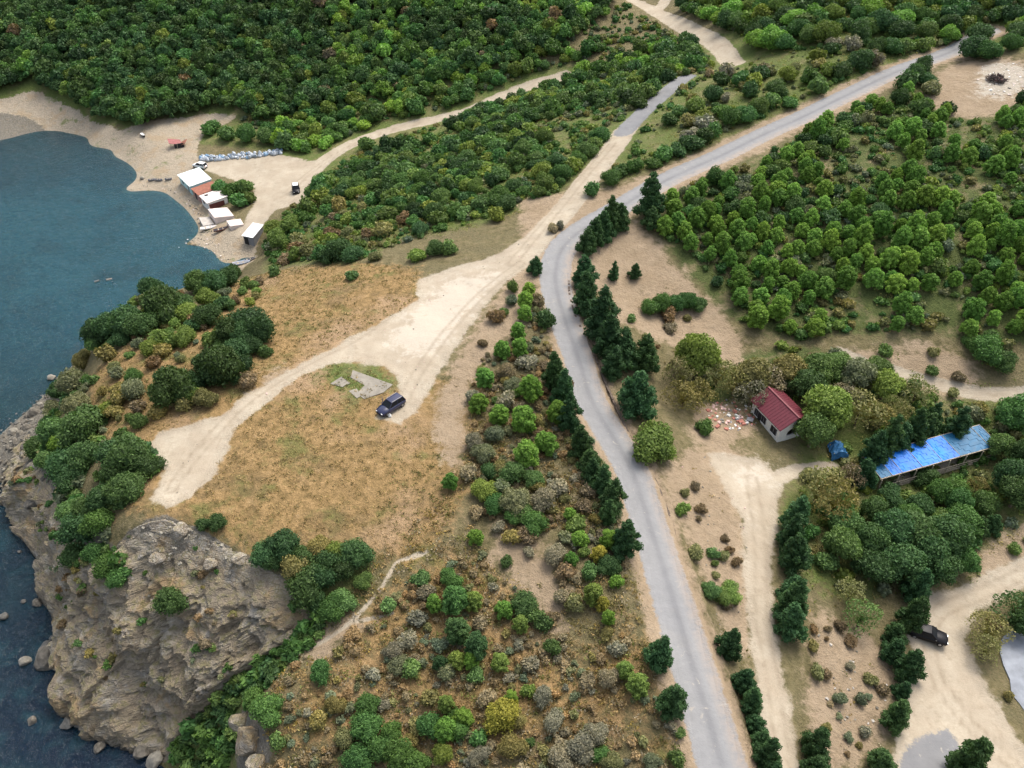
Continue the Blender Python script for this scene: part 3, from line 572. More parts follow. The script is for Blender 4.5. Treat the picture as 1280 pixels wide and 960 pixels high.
SHRUBS = [(815,552,58,'ygreen'),(826,560,34,'ygreen'),(681,402,24,'deep'),(640,592,32,'mid'),(606,612,32,'ygreen'),(626,586,32,'olive'),(594,552,30,'grey'),(619,541,30,'sage'),(633,502,26,'grey'),(633,464,30,'grey'),(661,453,26,'grey'),(698,610,26,'grey'),(643,624,42,'sage'),(681,626,36,'grey'),(673,376,22,'grey'),(640,480,24,'sage'),(605,566,28,'sage'),(596,640,24,'grey'),(585,590,26,'grey'),(620,630,30,'green'),(667,652,36,'green'),(655,640,30,'mid'),(640,644,24,'green'),(667,598,26,'mid'),(612,590,26,'deep'),
 (812,384,26,'green'),(826,380,28,'green'),(842,380,28,'green'),(858,378,26,'green'),(872,380,24,'mid'),(835,392,22,'brown'),(790,398,12,'mid'),(838,408,16,'brown'),(690,285,17,'grey'),(699,283,14,'grey'),
 (888,735,26,'mid'),(910,738,30,'ygreen'),(902,744,24,'mid'),(870,690,18,'olive'),(890,692,14,'mid'),(1258,868,13,'olive'),(880,532,20,'green'),(853,635,20,'ygreen'),(1030,700,24,'mid'),(1012,664,22,'green'),(1020,690,22,'olive'),
 (759,704,26,'deep'),(771,726,18,'pine'),(768,712,16,'deep'),(635,700,17,'deep'),(563,722,26,'green'),(525,724,22,'mid'),(654,753,32,'deep'),(678,779,22,'deep'),(667,766,22,'mid'),(691,808,22,'deep'),(594,843,22,'mid'),(513,836,22,'mid'),(461,880,28,'green'),(458,905,40,'green'),(478,929,40,'green'),(500,940,44,'green'),(450,944,40,'green'),(520,950,34,'green'),(490,912,30,'green'),(537,905,34,'green'),(572,912,30,'green'),(630,894,40,'yellow'),(662,863,20,'ygreen'),(645,895,26,'olive'),(554,940,26,'ygreen'),(726,929,48,'grey'),(702,944,38,'grey'),(745,915,34,'grey'),(750,940,24,'green'),(846,946,22,'mid'),(848,915,14,'mid'),(760,846,32,'grey'),(733,850,26,'grey'),(690,900,30,'grey'),(680,870,28,'grey'),(610,870,26,'grey'),(560,840,22,'sage'),(510,800,26,'grey'),(492,812,28,'grey'),(520,770,24,'grey'),(500,830,26,'sage'),(535,740,24,'grey'),(660,828,24,'grey'),(600,780,22,'grey'),(700,745,22,'grey'),(722,720,18,'grey'),(690,770,18,'grey'),(772,812,22,'grey'),(640,930,34,'olive'),(600,940,30,'grey'),(430,920,28,'olive'),(420,880,24,'olive'),(400,900,22,'olive'),(535,870,20,'olive'),(728,690,14,'mid'),(735,715,22,'mid'),(760,790,14,'olive'),
 (446,692,42,'deep'),(430,710,36,'dark'),(412,700,38,'deep'),(430,748,28,'mid'),(454,724,24,'mid'),(380,692,34,'deep'),(386,727,56,'deep'),(402,722,40,'deep'),(356,680,40,'deep'),(371,708,40,'olive'),(416,757,36,'green'),(400,752,28,'deep'),(334,690,34,'deep'),(345,700,28,'deep'),(272,652,26,'deep'),(255,655,18,'deep'),(404,838,26,'green'),(336,884,40,'green'),(322,872,26,'green'),(420,690,30,'ygreen'),(398,684,26,'olive'),
 (151,424,26,'deep'),(188,434,24,'ygreen'),(200,424,22,'mid'),(235,391,32,'ygreen'),(262,374,26,'ygreen'),(292,342,24,'deep'),(232,421,30,'ygreen'),(242,408,18,'deep'),(238,495,28,'ygreen'),(259,498,28,'olive'),(168,471,24,'green'),(191,454,18,'brown'),(168,488,30,'sage'),(148,466,18,'sage'),(175,525,26,'mid'),(131,513,20,'olive'),(332,441,16,'mid'),(312,478,20,'brown'),(97,478,38,'sage'),(81,490,26,'deep'),(101,508,38,'sage'),(111,535,54,'deep'),(77,538,44,'mid'),(50,556,36,'deep'),(86,578,48,'deep'),(111,568,42,'deep'),(77,552,26,'lime'),(96,596,34,'deep'),(168,568,58,'deep'),(148,569,44,'deep'),(188,583,34,'dark'),(161,609,46,'deep'),(134,618,46,'deep'),(116,634,44,'deep'),(150,590,40,'deep'),(110,660,46,'deep'),(100,690,40,'deep'),(141,705,38,'green'),(152,720,32,'green'),(125,690,30,'green'),(218,750,42,'deep'),(96,640,36,'mid'),(128,655,36,'green'),(65,575,30,'mid'),(70,510,26,'sage'),(120,430,24,'mid'),(105,450,26,'olive'),(135,445,20,'olive'),(150,500,20,'olive'),(205,440,20,'olive'),(200,515,20,'olive'),(265,425,20,'mid'),(280,380,22,'deep'),(345,340,16,'mid'),
 (425,316,32,'deep'),(442,317,30,'deep'),(410,322,22,'deep'),(545,311,24,'deep'),(560,312,20,'mid'),(525,286,24,'deep'),(480,290,20,'olive'),(440,344,14,'mid'),(520,320,20,'ygreen'),(470,320,18,'olive'),(620,270,20,'ygreen'),
 (738,238,19,'green'),(764,223,24,'green'),(776,214,20,'deep'),(793,208,23,'green'),(815,204,20,'green'),(829,194,22,'green'),(845,188,22,'deep'),(862,180,24,'deep'),(880,172,22,'deep'),(893,164,22,'green'),(912,150,28,'green'),(928,144,30,'green'),(946,136,26,'mid'),(962,128,22,'mid'),(985,128,20,'green'),(1022,110,22,'mid'),(1010,98,22,'green'),(1050,90,26,'deep'),(1074,80,28,'deep'),(1092,62,26,'deep'),(1112,60,26,'green'),(1126,60,22,'mid'),(1040,62,18,'deep'),(970,114,26,'deep'),(948,92,24,'deep'),(938,116,20,'deep'),(900,100,20,'deep'),(890,120,26,'deep'),(870,135,22,'mid'),(835,150,20,'deep'),(850,140,18,'mid'),(1155,58,20,'mid'),(1222,44,30,'deep'),(1215,64,30,'deep'),(1232,66,28,'green'),(1262,55,28,'green'),(1270,40,26,'deep'),(1183,135,18,'dark'),(1276,128,20,'dark'),
 (1140,96,26,'deep'),(1152,88,26,'deep'),(1158,102,24,'deep'),(1128,106,24,'deep'),(1164,112,20,'sage'),(1230,440,36,'green'),(1250,452,34,'deep'),(1216,430,28,'green'),(1165,462,16,'mid'),(1190,490,16,'olive'),(1220,510,20,'olive'),
 (290,240,22,'green'),(300,250,24,'green'),(278,236,18,'green'),(305,236,20,'mid'),(312,248,18,'mid'),(265,160,22,'green'),(285,168,24,'mid'),(310,170,26,'green'),(335,172,24,'mid'),(360,180,22,'mid'),(345,285,26,'ygreen'),(365,280,28,'ygreen'),(350,302,26,'mid'),(385,262,24,'mid'),(400,240,24,'green'),(375,300,20,'olive')]
plants = []   # (x, y, z, d, kind, tone, px, py)
def add_px(lst, kind, liftf, default=None):
    a = np.array([(p[0], p[1], p[2]) for p in lst], float)
    g = ground(a[:, 0], a[:, 1]+a[:, 2]*liftf)
    for (p, q) in zip(lst, g):
        tone = p[3] if len(p) > 3 else default; kd = p[4] if len(p) > 4 else kind
        plants.append([q[0], q[1], q[2], p[2]*q[3]/FPX, kd, tone, p[0], p[1]])
SHRUBS = [(s_[0], s_[1], s_[2]*(.78 if s_[3] == 'grey' else .9), s_[3]) for s_ in SHRUBS]
add_px(PINES, 'pine', .42); add_px(CONIFERS, 'conifer', .5, 'conifer'); add_px(TREES, 'tree', .42); add_px(SHRUBS, 'shrub', .28)
def project(x, y, z):
    yc = y*CP-(z-CAMZ)*SP; dn = -(y*SP)-(z-CAMZ)*CP; return 640+FPX*x/yc, 480+FPX*dn/yc
def scatter(P, dens, dmin, seed, avoid=True):
    """random points in a world polygon, at least dmin metres apart"""
    rg = np.random.default_rng(seed); lo, hi = P.min(0), P.max(0); n = int((hi-lo).prod()*dens*2.5); c = rg.uniform(lo, hi, (n, 2))
    c = c[sd_poly(P, c[:, 0], c[:, 1]) > 0]; cell = {}; out = []
    for p in c:
        kx, ky = int(p[0]//dmin), int(p[1]//dmin)
        if any((p[0]-q[0])**2+(p[1]-q[1])**2 < dmin*dmin for i in (-1, 0, 1) for j in (-1, 0, 1) for q in cell.get((kx+i, ky+j), ())): continue
        cell.setdefault((kx, ky), []).append(p); out.append(p)
    return np.array(out)
ATTR = {'gold': w_gold, 'green': w_green, 'soil': w_soil, 'dirt': w_dirt, 'asph': w_asph, 'rock': w_rock, 'floor': w_floor, 'sand': w_sand}
def at_attr(name, x, y):
    i = np.clip(np.searchsorted(AX, x), 0, nx-1); j = np.clip(np.searchsorted(AY, y), 0, ny-1); return ATTR[name][j*nx+i]
def open_ground(p, lim=.25): return (at_attr('dirt', p[:, 0], p[:, 1]) < lim) & (at_attr('asph', p[:, 0], p[:, 1]) < .1) & (at_attr('sand', p[:, 0], p[:, 1]) < .4) & (sd_line(LINES['bay'][0], p[:, 0], p[:, 1])[0] > 5.2) & (sd_line(LINES['side'][0], p[:, 0], p[:, 1])[0] > 4.0) & (sd_line(LINES['upper'][0], p[:, 0], p[:, 1])[0] > 4.6)
rg = np.random.default_rng(5)
PLANT = [(812,268),(860,235),(930,205),(1010,170),(1090,130),(1140,118),(1165,140),(1210,155),(1300,135),(1300,425),(1230,440),(1190,418),(1080,412),(1000,422),(935,408),(905,370),(870,325),(830,300)]
PW = poly(PLANT)
occ = [(p[0], p[1], p[3]) for p in plants]
def free(x, y, d):
    return all((x-a)**2+(y-b)**2 > (.36*(c+d))**2 for a, b, c in occ)
lo, hi = PW.min(0)-5, PW.max(0)+5; aa, bb = np.meshgrid(np.arange(-90, 90, 3.15), np.arange(-90, 90, 2.75)); aa = aa+(np.arange(aa.shape[0]) % 2)[:, None]*1.5; ca, sa = math.cos(.42), math.sin(.42); mid_ = (lo+hi)/2
pts = np.stack([aa*ca-bb*sa+mid_[0], aa*sa+bb*ca+mid_[1]], -1).reshape(-1, 2)+np.random.default_rng(3).normal(size=(aa.size, 2))*.55; pts = pts[sd_poly(PW, pts[:, 0], pts[:, 1]) > 0]
gxy = hfun(pts[:, 0], pts[:, 1]); ppx, ppy = project(pts[:, 0], pts[:, 1], gxy)
order = rg.permutation(len(pts)); npine = len(PINES); extra = []
for i in order:
    x, y = pts[i]; d = rg.uniform(2.5, 4.1)
    gap = vnoise(np.array([x/9]), np.array([y/9]))[0]; low = ppy[i] > 270
    if gap > (.75 if low else .25) or not free(x, y, d*.55): continue
    if rg.random() < (.86 if low else .62) and npine < 99999:
        plants.append([x, y, gxy[i], d, 'pine', 'lime' if rg.random() < .45 else 'pine', ppx[i], ppy[i]]); npine += 1
    else:
        d *= rg.uniform(.5, 1.0); plants.append([x, y, gxy[i], d, 'shrub', rg.choice(['deep', 'mid', 'green', 'sage', 'deep']), ppx[i], ppy[i]])
    occ.append((x, y, d))
def spread(P, dens, dmin, seed, dr, tones, kind='shrub', gate=None, lim=.25):
    rg = np.random.default_rng(seed); p = scatter(poly(P), dens, dmin, seed); p = p[open_ground(p, lim)]
    h = hfun(p[:, 0], p[:, 1]); a, b = project(p[:, 0], p[:, 1], h); nz = vnoise(p[:, 0]/11+seed, p[:, 1]/11)
    for i in range(len(p)):
        if h[i] < .8 or (gate is not None and nz[i] < gate): continue
        d = rg.uniform(*dr)
        if not free(p[i, 0], p[i, 1], d*.6): continue
        plants.append([p[i, 0], p[i, 1], h[i], d, kind, rg.choice(tones), a[i], b[i]]); occ.append((p[i, 0], p[i, 1], d))
# bushy slope between the side road and the bay
spread([(385,245),(410,212),(450,188),(510,168),(565,155),(640,125),(700,105),(760,95),(835,100),(815,120),(775,155),(755,190),(735,205),(690,240),(640,262),(590,272),(540,284),(500,268),(465,240),(420,262),(385,262)], .16, 1.9, 11, (1.7, 4.2), ['deep', 'green', 'mid', 'green', 'mid', 'dark', 'ygreen'], gate=-.22)
spread([(330,300),(390,262),(470,245),(500,272),(540,286),(450,310),(400,330),(340,335)], .05, 2.5, 12, (1.5, 3.4), ['mid', 'olive', 'ygreen', 'green', 'brown'], gate=-.1)
# meadow and thicket at the top right
spread([(850,125),(900,60),(1000,65),(1100,55),(1150,60),(1060,95),(980,130),(900,165),(850,185),(800,205),(790,180)], .035, 2.6, 13, (1.8, 4.2), ['deep', 'mid', 'olive', 'green', 'grey', 'ygreen'], gate=-.1)
spread([(835,12),(900,-12),(1300,-12),(1300,40),(1230,50),(1120,50),(1050,58),(960,66),(920,55),(880,35)], .09, 2.6, 14, (3.0, 6.0), ['deep', 'green', 'mid', 'lime', 'deep', 'ygreen'])
spread([(700,95),(770,80),(850,45),(900,70),(860,95),(760,98)], .10, 2.2, 15, (2.0, 4.5), ['green', 'mid', 'lime', 'deep'], gate=-.4)
# valley floor above the bay track and scrub round the house and the canopy
spread([(320,165),(350,185),(410,192),(480,160),(560,135),(640,110),(700,88),(760,62),(700,62),(600,85),(500,110),(400,140)], .10, 2.4, 16, (2.2, 4.6), ['mid', 'green', 'ygreen', 'lime', 'green'], gate=-.6)
spread([(1000,580),(1060,600),(1100,640),(1090,740),(1040,720),(1000,700)], .08, 2.0, 17, (1.5, 3.2), ['mid', 'olive', 'green', 'brown'])
spread([(1100,610),(1210,590),(1290,600),(1290,640),(1200,690),(1110,700)], .08, 2.2, 18, (2.0, 4.0), ['green', 'deep', 'mid'])
spread([(1000,440),(1180,440),(1290,500),(1290,540),(1160,520),(1000,470)], .05, 2.2, 19, (1.2, 3.0), ['olive', 'mid', 'sage', 'brown'])
# low scrub on the near slope and along the verge
spread([(590,440),(640,360),(670,380),(720,480),(770,620),(790,720),(720,780),(640,690),(590,640)], .10, 1.5, 20, (.9, 2.2), ['grey', 'sage', 'olive', 'mid', 'brown'], gate=-.2)
spread([(400,820),(520,720),(620,720),(720,790),(830,760),(850,960),(340,965),(345,850)], .10, 1.4, 21, (.7, 2.0), ['grey', 'olive', 'tan', 'mid', 'tan', 'green', 'sage'], gate=.05)
spread([(110,440),(250,370),(330,350),(320,440),(240,520),(140,540)], .05, 1.8, 22, (.8, 2.2), ['olive', 'mid', 'sage', 'ygreen', 'brown'])
spread([(740,330),(860,400),(930,480),(860,500),(800,420)], .03, 1.8, 23, (.6, 1.6), ['brown', 'olive', 'mid'])
spread([(840,600),(925,600),(925,780),(900,800)], .05, 1.4, 24, (.5, 1.4), ['olive', 'brown', 'mid'])
spread([(1010,760),(1110,810),(1120,860),(1095,960),(1030,960)], .10, 1.2, 25, (.5, 1.5), ['olive', 'sage', 'brown', 'grey'])
spread([(1190,700),(1290,640),(1290,690),(1215,735)], .06, 1.6, 26, (.8, 2.0), ['sage', 'olive', 'mid'])
spread([(1225,760),(1290,735),(1290,800),(1240,800)], .12, 1.5, 27, (1.0, 2.4), ['deep', 'olive', 'brown'])
# ------------------------------------------------------------------ labels from what stands nearest
MARKS = [(488,506,"the dark blue car"),(970,525,"the red roofed house"),(1172,570,"the long blue canopy"),(1157,791,"the black car"),(692,300,"the road junction"),(455,480,"the broken concrete slab"),(255,245,"the row of beach sheds"),(318,290,"the lone grey beach shed"),(1245,95,"the dark brush pile"),(235,570,"the bare headland tip"),(500,705,"the thin footpath"),(912,520,"the demolition rubble"),(655,710,"the bare soil patch"),(1158,945,"the asphalt apron"),(1000,148,"the far stretch of asphalt road"),(210,790,"the rock face"),(852,98,"the grey side road's end"),(950,720,"the pale dirt drive"),(1180,482,"the footpath on the right slope"),(560,147,"the valley track"),(312,915,"the white rock bluff"),(900,55,"the upper dirt track"),(1268,830,"the pale slab at the right edge"),(370,237,"the dark car on the beach track"),(300,190,"the row of white sacks"),(810,720,"the lower road"),(740,500,"the middle of the road"),(1060,850,"the pitted bank"),(540,400,"the widest part of the clearing"),(300,510,"the rutted headland track"),(60,600,"the rocky shore")]
MK = np.array([(m[0], m[1]) for m in MARKS], float)
SIZEW = lambda d, k: ('tiny ' if d < 1.3 else 'small ' if d < 2.2 else '' if d < 3.6 else 'large ' if d < 5.2 else 'very large ')
ORD = ['nearest', 'second nearest', 'third nearest', 'fourth nearest', 'fifth nearest']
FORM = {'pine': 'rounded pine', 'conifer': 'conical conifer', 'tree': 'bushy tree', 'sparse': 'thin leaved tree', 'shrub': 'shrub'}
def make_labels(items):
    bins = {}
    for it in items:
        dx = it[6]-MK[:, 0]; dy = (it[7]-MK[:, 1])*1.35; q = np.hypot(dx, dy); m = int(q.argmin()); dx, dy = dx[m], dy[m]
        side = ('left of' if dx < 0 else 'right of') if abs(dx) > abs(dy) else ('behind' if dy < 0 else 'in front of')
        bins.setdefault((it[4], it[5], SIZEW(it[3], it[4]), m, side), []).append((q[m], it))
    for (kd, tone, sz, m, side), L in bins.items():
        L.sort(key=lambda a: a[0]); base = f"{sz}{WORD[tone]} {FORM[kd]}"
        for i, (q, it) in enumerate(L):
            if len(L) == 1: lab = f"{base} {side} {MARKS[m][2]}"
            elif i < 5: lab = f"{ORD[i]} {base} {side} {MARKS[m][2]}"
            else: lab = f"{base} among many {side} {MARKS[m][2]}"
            it.append(lab)
GROUPS = {'pine': 'young pines on the slopes', 'conifer': 'dark conifers along roads and yards', 'tree': 'broadleaf trees', 'sparse': 'thin leaved olive trees', 'shrub': 'shrubs on the slopes'}
NAMES = {'pine': 'pine_tree', 'conifer': 'conifer_tree', 'tree': 'broadleaf_tree', 'sparse': 'thin_leaved_tree', 'shrub': 'shrub'}
# depth of each plant, pixel width, and whether it is inside the picture
for p in plants:
    dep = p[1]*CP-(p[2]-CAMZ)*SP; p.append(p[3]*FPX/dep)          # index 8
inside = [p for p in plants if -20 < p[6] < 1300 and -25 < p[7] < 985]
shr = sorted([p for p in inside if p[4] == 'shrub'], key=lambda p: -p[8]); pin = sorted([p for p in inside if p[4] == 'pine'], key=lambda p: -p[8]); keep = [p for p in inside if p[4] not in ('shrub', 'pine')]+shr[:300]+pin[:300]; rest = shr[300:]; pinrest = pin[300:]
keep_ids = {id(p) for p in keep}
for p in keep: p.append(None); p.pop()
_lab = [[*p[:8]] for p in keep]; make_labels(_lab)
rg = np.random.default_rng(77)
for p, lb in zip(keep, _lab):
    kd = p[4]; v = int(rg.integers(5)); f = rg.uniform(.80, 1.22); hv = rg.uniform(-.12, .12); t = TONE[p[5]]
    col = (t[0]*f*(1+hv), t[1]*f, t[2]*f*(1-hv), 1); sc = p[3]*(.66 if kd == 'pine' else .86 if kd == 'conifer' else .94); sz = sc*rg.uniform(.88, 1.14); rz = rg.uniform(0, 6.28)
    if kd == 'shrub':
        o = link(NAMES[kd], CR['shrub'][v]); o.location = (p[0], p[1], p[2]-.05); o.scale = (sc*rg.uniform(.85, 1.15), sc*rg.uniform(.85, 1.15), sz); o.rotation_euler = (0, 0, rz); o.color = col
        tag(o, lb[-1], 'shrub', GROUPS[kd])
    else:
        e = empty(NAMES[kd], (p[0], p[1], p[2]), rz, label=lb[-1], cat='tree', group=GROUPS[kd]); e.scale = (sc, sc*rg.uniform(.9, 1.1), sz); e.rotation_euler = (rg.uniform(-.05, .05), rg.uniform(-.05, .05), rz)
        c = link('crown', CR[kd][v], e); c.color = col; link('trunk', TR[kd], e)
# ------------------------------------------------------------------ stuff: woods, scrub, ground cover, grass
def low_raw(fn, n, ls, cnt, seed, core=.8):
    out = []
    for i in range(cnt):
        rg = np.random.default_rng(seed+i); out.append(crown(seed+i, fn(rg), n, ls, 1.5, core=core))
    return out
def merge(name, raws, items, hue_of, seed, label=None, cat=None, shrink=1.0):
    if not items: return
    rg = np.random.default_rng(seed); VV, FF, TT, HH = [], [], [], []; off = 0
    for (x, y, z, d, tone) in items:
        v, f, t = raws[int(rg.integers(len(raws)))]; a = rg.uniform(0, 6.28); ca, sa = math.cos(a), math.sin(a); s = d*rg.uniform(.85, 1.15, 3)*shrink
        w = np.empty_like(v); w[:, 0] = (v[:, 0]*ca-v[:, 1]*sa)*s[0]+x; w[:, 1] = (v[:, 0]*sa+v[:, 1]*ca)*s[1]+y; w[:, 2] = v[:, 2]*s[2]+z-.06*d
        h = np.array(hue_of(tone, rg)); VV.append(w); FF.append(f+off); TT.append(t); HH.append(np.tile(h, (len(v), 1))); off += len(v)
    me = mesh_np(name, np.vstack(VV), np.vstack(FF), [LEAFV], False, {"tint": np.vstack(TT), "hue": np.vstack(HH)})
    return tag(link(name, me), label, cat, None, 'stuff')
def hue(tone, rg):
    t = TONE[tone] if isinstance(tone, str) else tone; f = rg.uniform(.75, 1.3); h = rg.uniform(-.14, .14); return (t[0]*f*(1+h), t[1]*f, t[2]*f*(1-h))
lowshrub = low_raw(lambda r: lobes_dome(r, 9, .85), 420, .085, 7, 300)
merge('shrubland', lowshrub, [(p[0], p[1], p[2], p[3], p[5]) for p in plants if id(p) not in keep_ids and p[4] != 'pine'], hue, 41, 'low shrubs covering the slopes and the meadow between the roads', 'shrubs')
merge('young_pines', low_raw(lambda r: lobes_pine(r, 14, 1.15), 600, .075, 5, 390), [(p[0], p[1], p[2], p[3], p[5]) for p in plants if id(p) not in keep_ids and p[4] == 'pine'], hue, 42, 'small young pines filling the far part of the plantation slope', 'pines', .84)
lowtree = low_raw(lambda r: lobes_tree(r, 15), 330, .095, 10, 330)
FOREST = np.vstack([poly([(-70,110),(0,118),(40,102),(75,118),(118,148),(180,160),(270,132),(330,150),(400,140),(480,122),(560,102),(650,80),(715,50),(762,18),(772,-4)]), [(60, 350), (-260, 350)]])
fp = scatter(FOREST, .34, 1.5, 51); fp = fp[sd_line(LINES['bay'][0], fp[:, 0], fp[:, 1])[0] > 5.5]; fh = hfun(fp[:, 0], fp[:, 1]); rg = np.random.default_rng(52)
items = []
for (x, y), h in zip(fp, fh):
    lightness = vnoise(np.array([x/22]), np.array([y/16]))[0]; edge = (x+60)/90
    tone = rg.choice(['deep', 'green', 'mid', 'mid', 'lime'] if lightness+edge*.7 > .12 else ['dark', 'deep', 'deep', 'green']); 
    if rg.random() < .04: tone = 'ygreen'
    if rg.random() < .012: tone = 'brown'
    items.append((x, y, h, rg.uniform(2.0, 4.4) if tone != 'mid' else rg.uniform(1.8, 3.4), tone))
merge('forest', lowtree, items, hue, 53, 'dense green woodland covering the far hillside above the bay', 'forest')
# ivy and bramble in the gully and over the cliff shoulders
ivy = low_raw(lambda r: lobes_dome(r, 5, .6), 110, .17, 4, 360)
def cover(polys, dens, dmin, seed, dr, tones, gate=None):
    rg = np.random.default_rng(seed); out = []
    for i, P in enumerate(polys):
        p = scatter(poly(P), dens, dmin, seed+i); h = hfun(p[:, 0], p[:, 1]); q = vnoise(p[:, 0]/3+seed, p[:, 1]/3)
        out += [(a[0], a[1], z, rg.uniform(*dr), rg.choice(tones)) for a, z, g in zip(p, h, q) if z > .5 and (gate is None or g > gate)]
    return out
IV = cover([[(392,776),(412,768),(405,800),(372,815),(345,845),(325,880),(298,895),(300,930),(285,965),(215,965),(212,945),(245,900),(305,845),(360,800)]], 1.1, .8, 61, (1.0, 2.0), ['green', 'green', 'mid', 'deep'])
IV += cover([[(60,520),(110,500),(150,540),(190,560),(195,600),(160,640),(120,640),(90,600),(55,560)], [(92,470),(120,480),(110,510),(75,520)], [(40,560),(62,600),(85,650),(110,705),(150,745),(165,700),(125,650),(95,600),(58,555)]], .5, 1.1, 65, (1.0, 2.2), ['deep', 'green', 'sage', 'deep', 'mid'], -.2)
merge('ivy', ivy, IV, hue, 66, 'low green ivy and bramble hanging in the gully and over the cliff shoulder', 'ground cover')
UG = cover([[(330,300),(395,225),(455,185),(565,152),(640,122),(705,100),(770,92),(850,60),(915,80),(1000,62),(1160,58),(1150,70),(1060,98),(1000,125),(870,182),(800,205),(760,215),(785,160),(770,180),(735,215),(690,250),(600,282),(540,292),(450,325),(340,335)], [(300,145),(350,182),(410,188),(480,156),(560,132),(700,84),(770,70),(860,50),(850,36),(800,10),(770,5),(715,50),(650,80),(560,102),(480,122),(400,140)], PLANT, [(1000,440),(1100,455),(1290,500),(1290,640),(1200,690),(1120,735),(1060,745),(1000,700),(975,640),(1000,590),(1060,570),(1000,480)], [(860,440),(1000,430),(1000,500),(940,495),(870,500)], [(840,8),(900,-10),(1300,-10),(1300,60),(1200,60),(900,60)]], .42, 1.15, 81, (.6, 1.9), ['mid', 'green', 'olive', 'ygreen', 'sage', 'green'], -.25)
UG = [u for u in UG if open_ground(np.array([[u[0], u[1]]]), .3)[0]]
UG = [(u[0], u[1], u[2], u[3], u[4]) for u in UG if at_attr('soil', u[0], u[1]) < .5]
MEAD = poly([(850,125),(900,75),(1000,66),(1100,58),(1150,64),(1060,95),(980,128),(900,162),(850,183),(805,200),(800,170)]); mi_ = sd_poly(MEAD, np.array([u[0] for u in UG]), np.array([u[1] for u in UG]))
UG = [(u[0], u[1], u[2], u[3]*.55, ['olive', 'ygreen', 'olive', 'sage'][i % 4]) if m > 0 else u for i, (u, m) in enumerate(zip(UG, mi_)) if m < 0 or i % 2]
merge('undergrowth', low_raw(lambda r: lobes_dome(r, 5, .55), 90, .15, 5, 420), UG, hue, 82, 'low green undergrowth filling the gaps between bushes and trees', 'ground cover')
HE = cover([[(420,800),(520,715),(600,690),(700,790),(760,760),(840,900),(850,970),(335,970),(345,850)], [(590,440),(640,370),(672,400),(720,500),(770,640),(790,730),(720,780),(640,690),(590,640)]], .7, .85, 86, (.4, 1.1), ['grey', 'olive', 'tan', 'tan', 'sage', 'tan'], -.35)
HE = [u for u in HE if at_attr('dirt', u[0], u[1]) < .3 and at_attr('asph', u[0], u[1]) < .1 and at_attr('soil', u[0], u[1]) < .6]
merge('heath', low_raw(lambda r: lobes_dome(r, 6, .65), 120, .13, 6, 450), HE, hue, 87, 'low brown and grey heath covering the near slope left of the road', 'heath')
ledge = []; rgl = np.random.default_rng(83); Pc = P[8:-14:2, 4:-4:2]; nrm_ = np.cross(P[9:-13:2, 4:-4:2]-Pc, P[8:-14:2, 5:-3:2]-Pc); nrm_ /= np.linalg.norm(nrm_, axis=2)[..., None]+1e-9; up = np.abs(nrm_[..., 2])
gate_ = vnoise(Pc[..., 0]/4, Pc[..., 1]/4, Pc[..., 2]/4)
for q in Pc[(up > .72) & (gate_ > .05) & (Pc[..., 2] > 6)]:
    if rgl.random() < .10: ledge.append((q[0], q[1], q[2], rgl.uniform(.4, 1.1), rgl.choice(['olive', 'mid', 'sage', 'green', 'brown'])))
merge('ledge_plants', ivy, ledge, hue, 84, 'small olive and green plants on the ledges of the rock face', 'ground cover')
# tussocks of dry grass and heath
def tufts(P, dens, seed, pick, size, nq):
    rg = np.random.default_rng(seed); P = poly(P); lo, hi = P.min(0), P.max(0); c = rg.uniform(lo, hi, (int((hi-lo).prod()*dens), 2))
    c = c[(sd_poly(P, c[:, 0], c[:, 1]) > 0)]; c = c[open_ground(c, .4)]; c = c[at_attr('rock', c[:, 0], c[:, 1]) < .5]
    nz = fbm(c[:, 0]/6+seed, c[:, 1]/6, o=3); c = c[(nz > -.35) & ((at_attr('soil', c[:, 0], c[:, 1]) < .55) | (rg.random(len(c)) < .12))]
    z = hfun(c[:, 0], c[:, 1]); c, z = c[z > .8], z[z > .8]; n = len(c); s = rg.uniform(*size, n)
    nz = fbm(c[:, 0]/7+seed, c[:, 1]/7, o=3); hs = np.array([pick(v, rg) for v in nz])
    base = np.repeat(np.column_stack([c, z]), nq, 0); ss = np.repeat(s, nq); off = rg.normal(size=(n*nq, 3))*[.36, .36, .12]*ss[:, None]; off[:, 2] = np.abs(off[:, 2])+.12*ss
    nr = rg.normal(size=(n*nq, 3)); nr[:, 2] = np.abs(nr[:, 2])*.8; nr /= np.linalg.norm(nr, axis=1)[:, None]
    V, F = leaf_quads(base+off, nr, 1.0, rg, 1.7); ctr = np.repeat(base+off, 4, 0); V = ctr+(V-ctr)*np.repeat(np.minimum(ss*.30, .17), 4)[:, None]
    t = np.repeat(np.column_stack([rg.beta(2, 2.6, n*nq), rg.random(n*nq)*.12, np.zeros(n*nq)]), 4, 0)
    return V, F, t, np.repeat(hs, nq*4, 0)
def tuft_obj(name, sets, label, cat):
    off = 0; A_ = [[], [], [], []]
    for V, F, t, h in sets: A_[0].append(V); A_[1].append(F+off); A_[2].append(t); A_[3].append(h); off += len(V)
    tag(link(name, mesh_np(name, np.vstack(A_[0]), np.vstack(A_[1]), [LEAFV], False, {"tint": np.vstack(A_[2]), "hue": np.vstack(A_[3])})), label, cat, None, 'stuff')
def pick_gold(v, rg):
    b = (.28, .215, .115) if v < .05 else (.235, .185, .09) if v < .2 else (.165, .155, .065); f = rg.uniform(.7, 1.3); return [b[0]*f, b[1]*f, b[2]*f]
def pick_heath(v, rg):
    r = rg.random(); b = (.28, .205, .105) if r < .45 else (.20, .175, .08) if r < .68 else (.24, .21, .165) if r < .86 else (.15, .17, .055) if r < .95 else (.32, .24, .08)
    f = rg.uniform(.7, 1.3); return [b[0]*f, b[1]*f, b[2]*f]
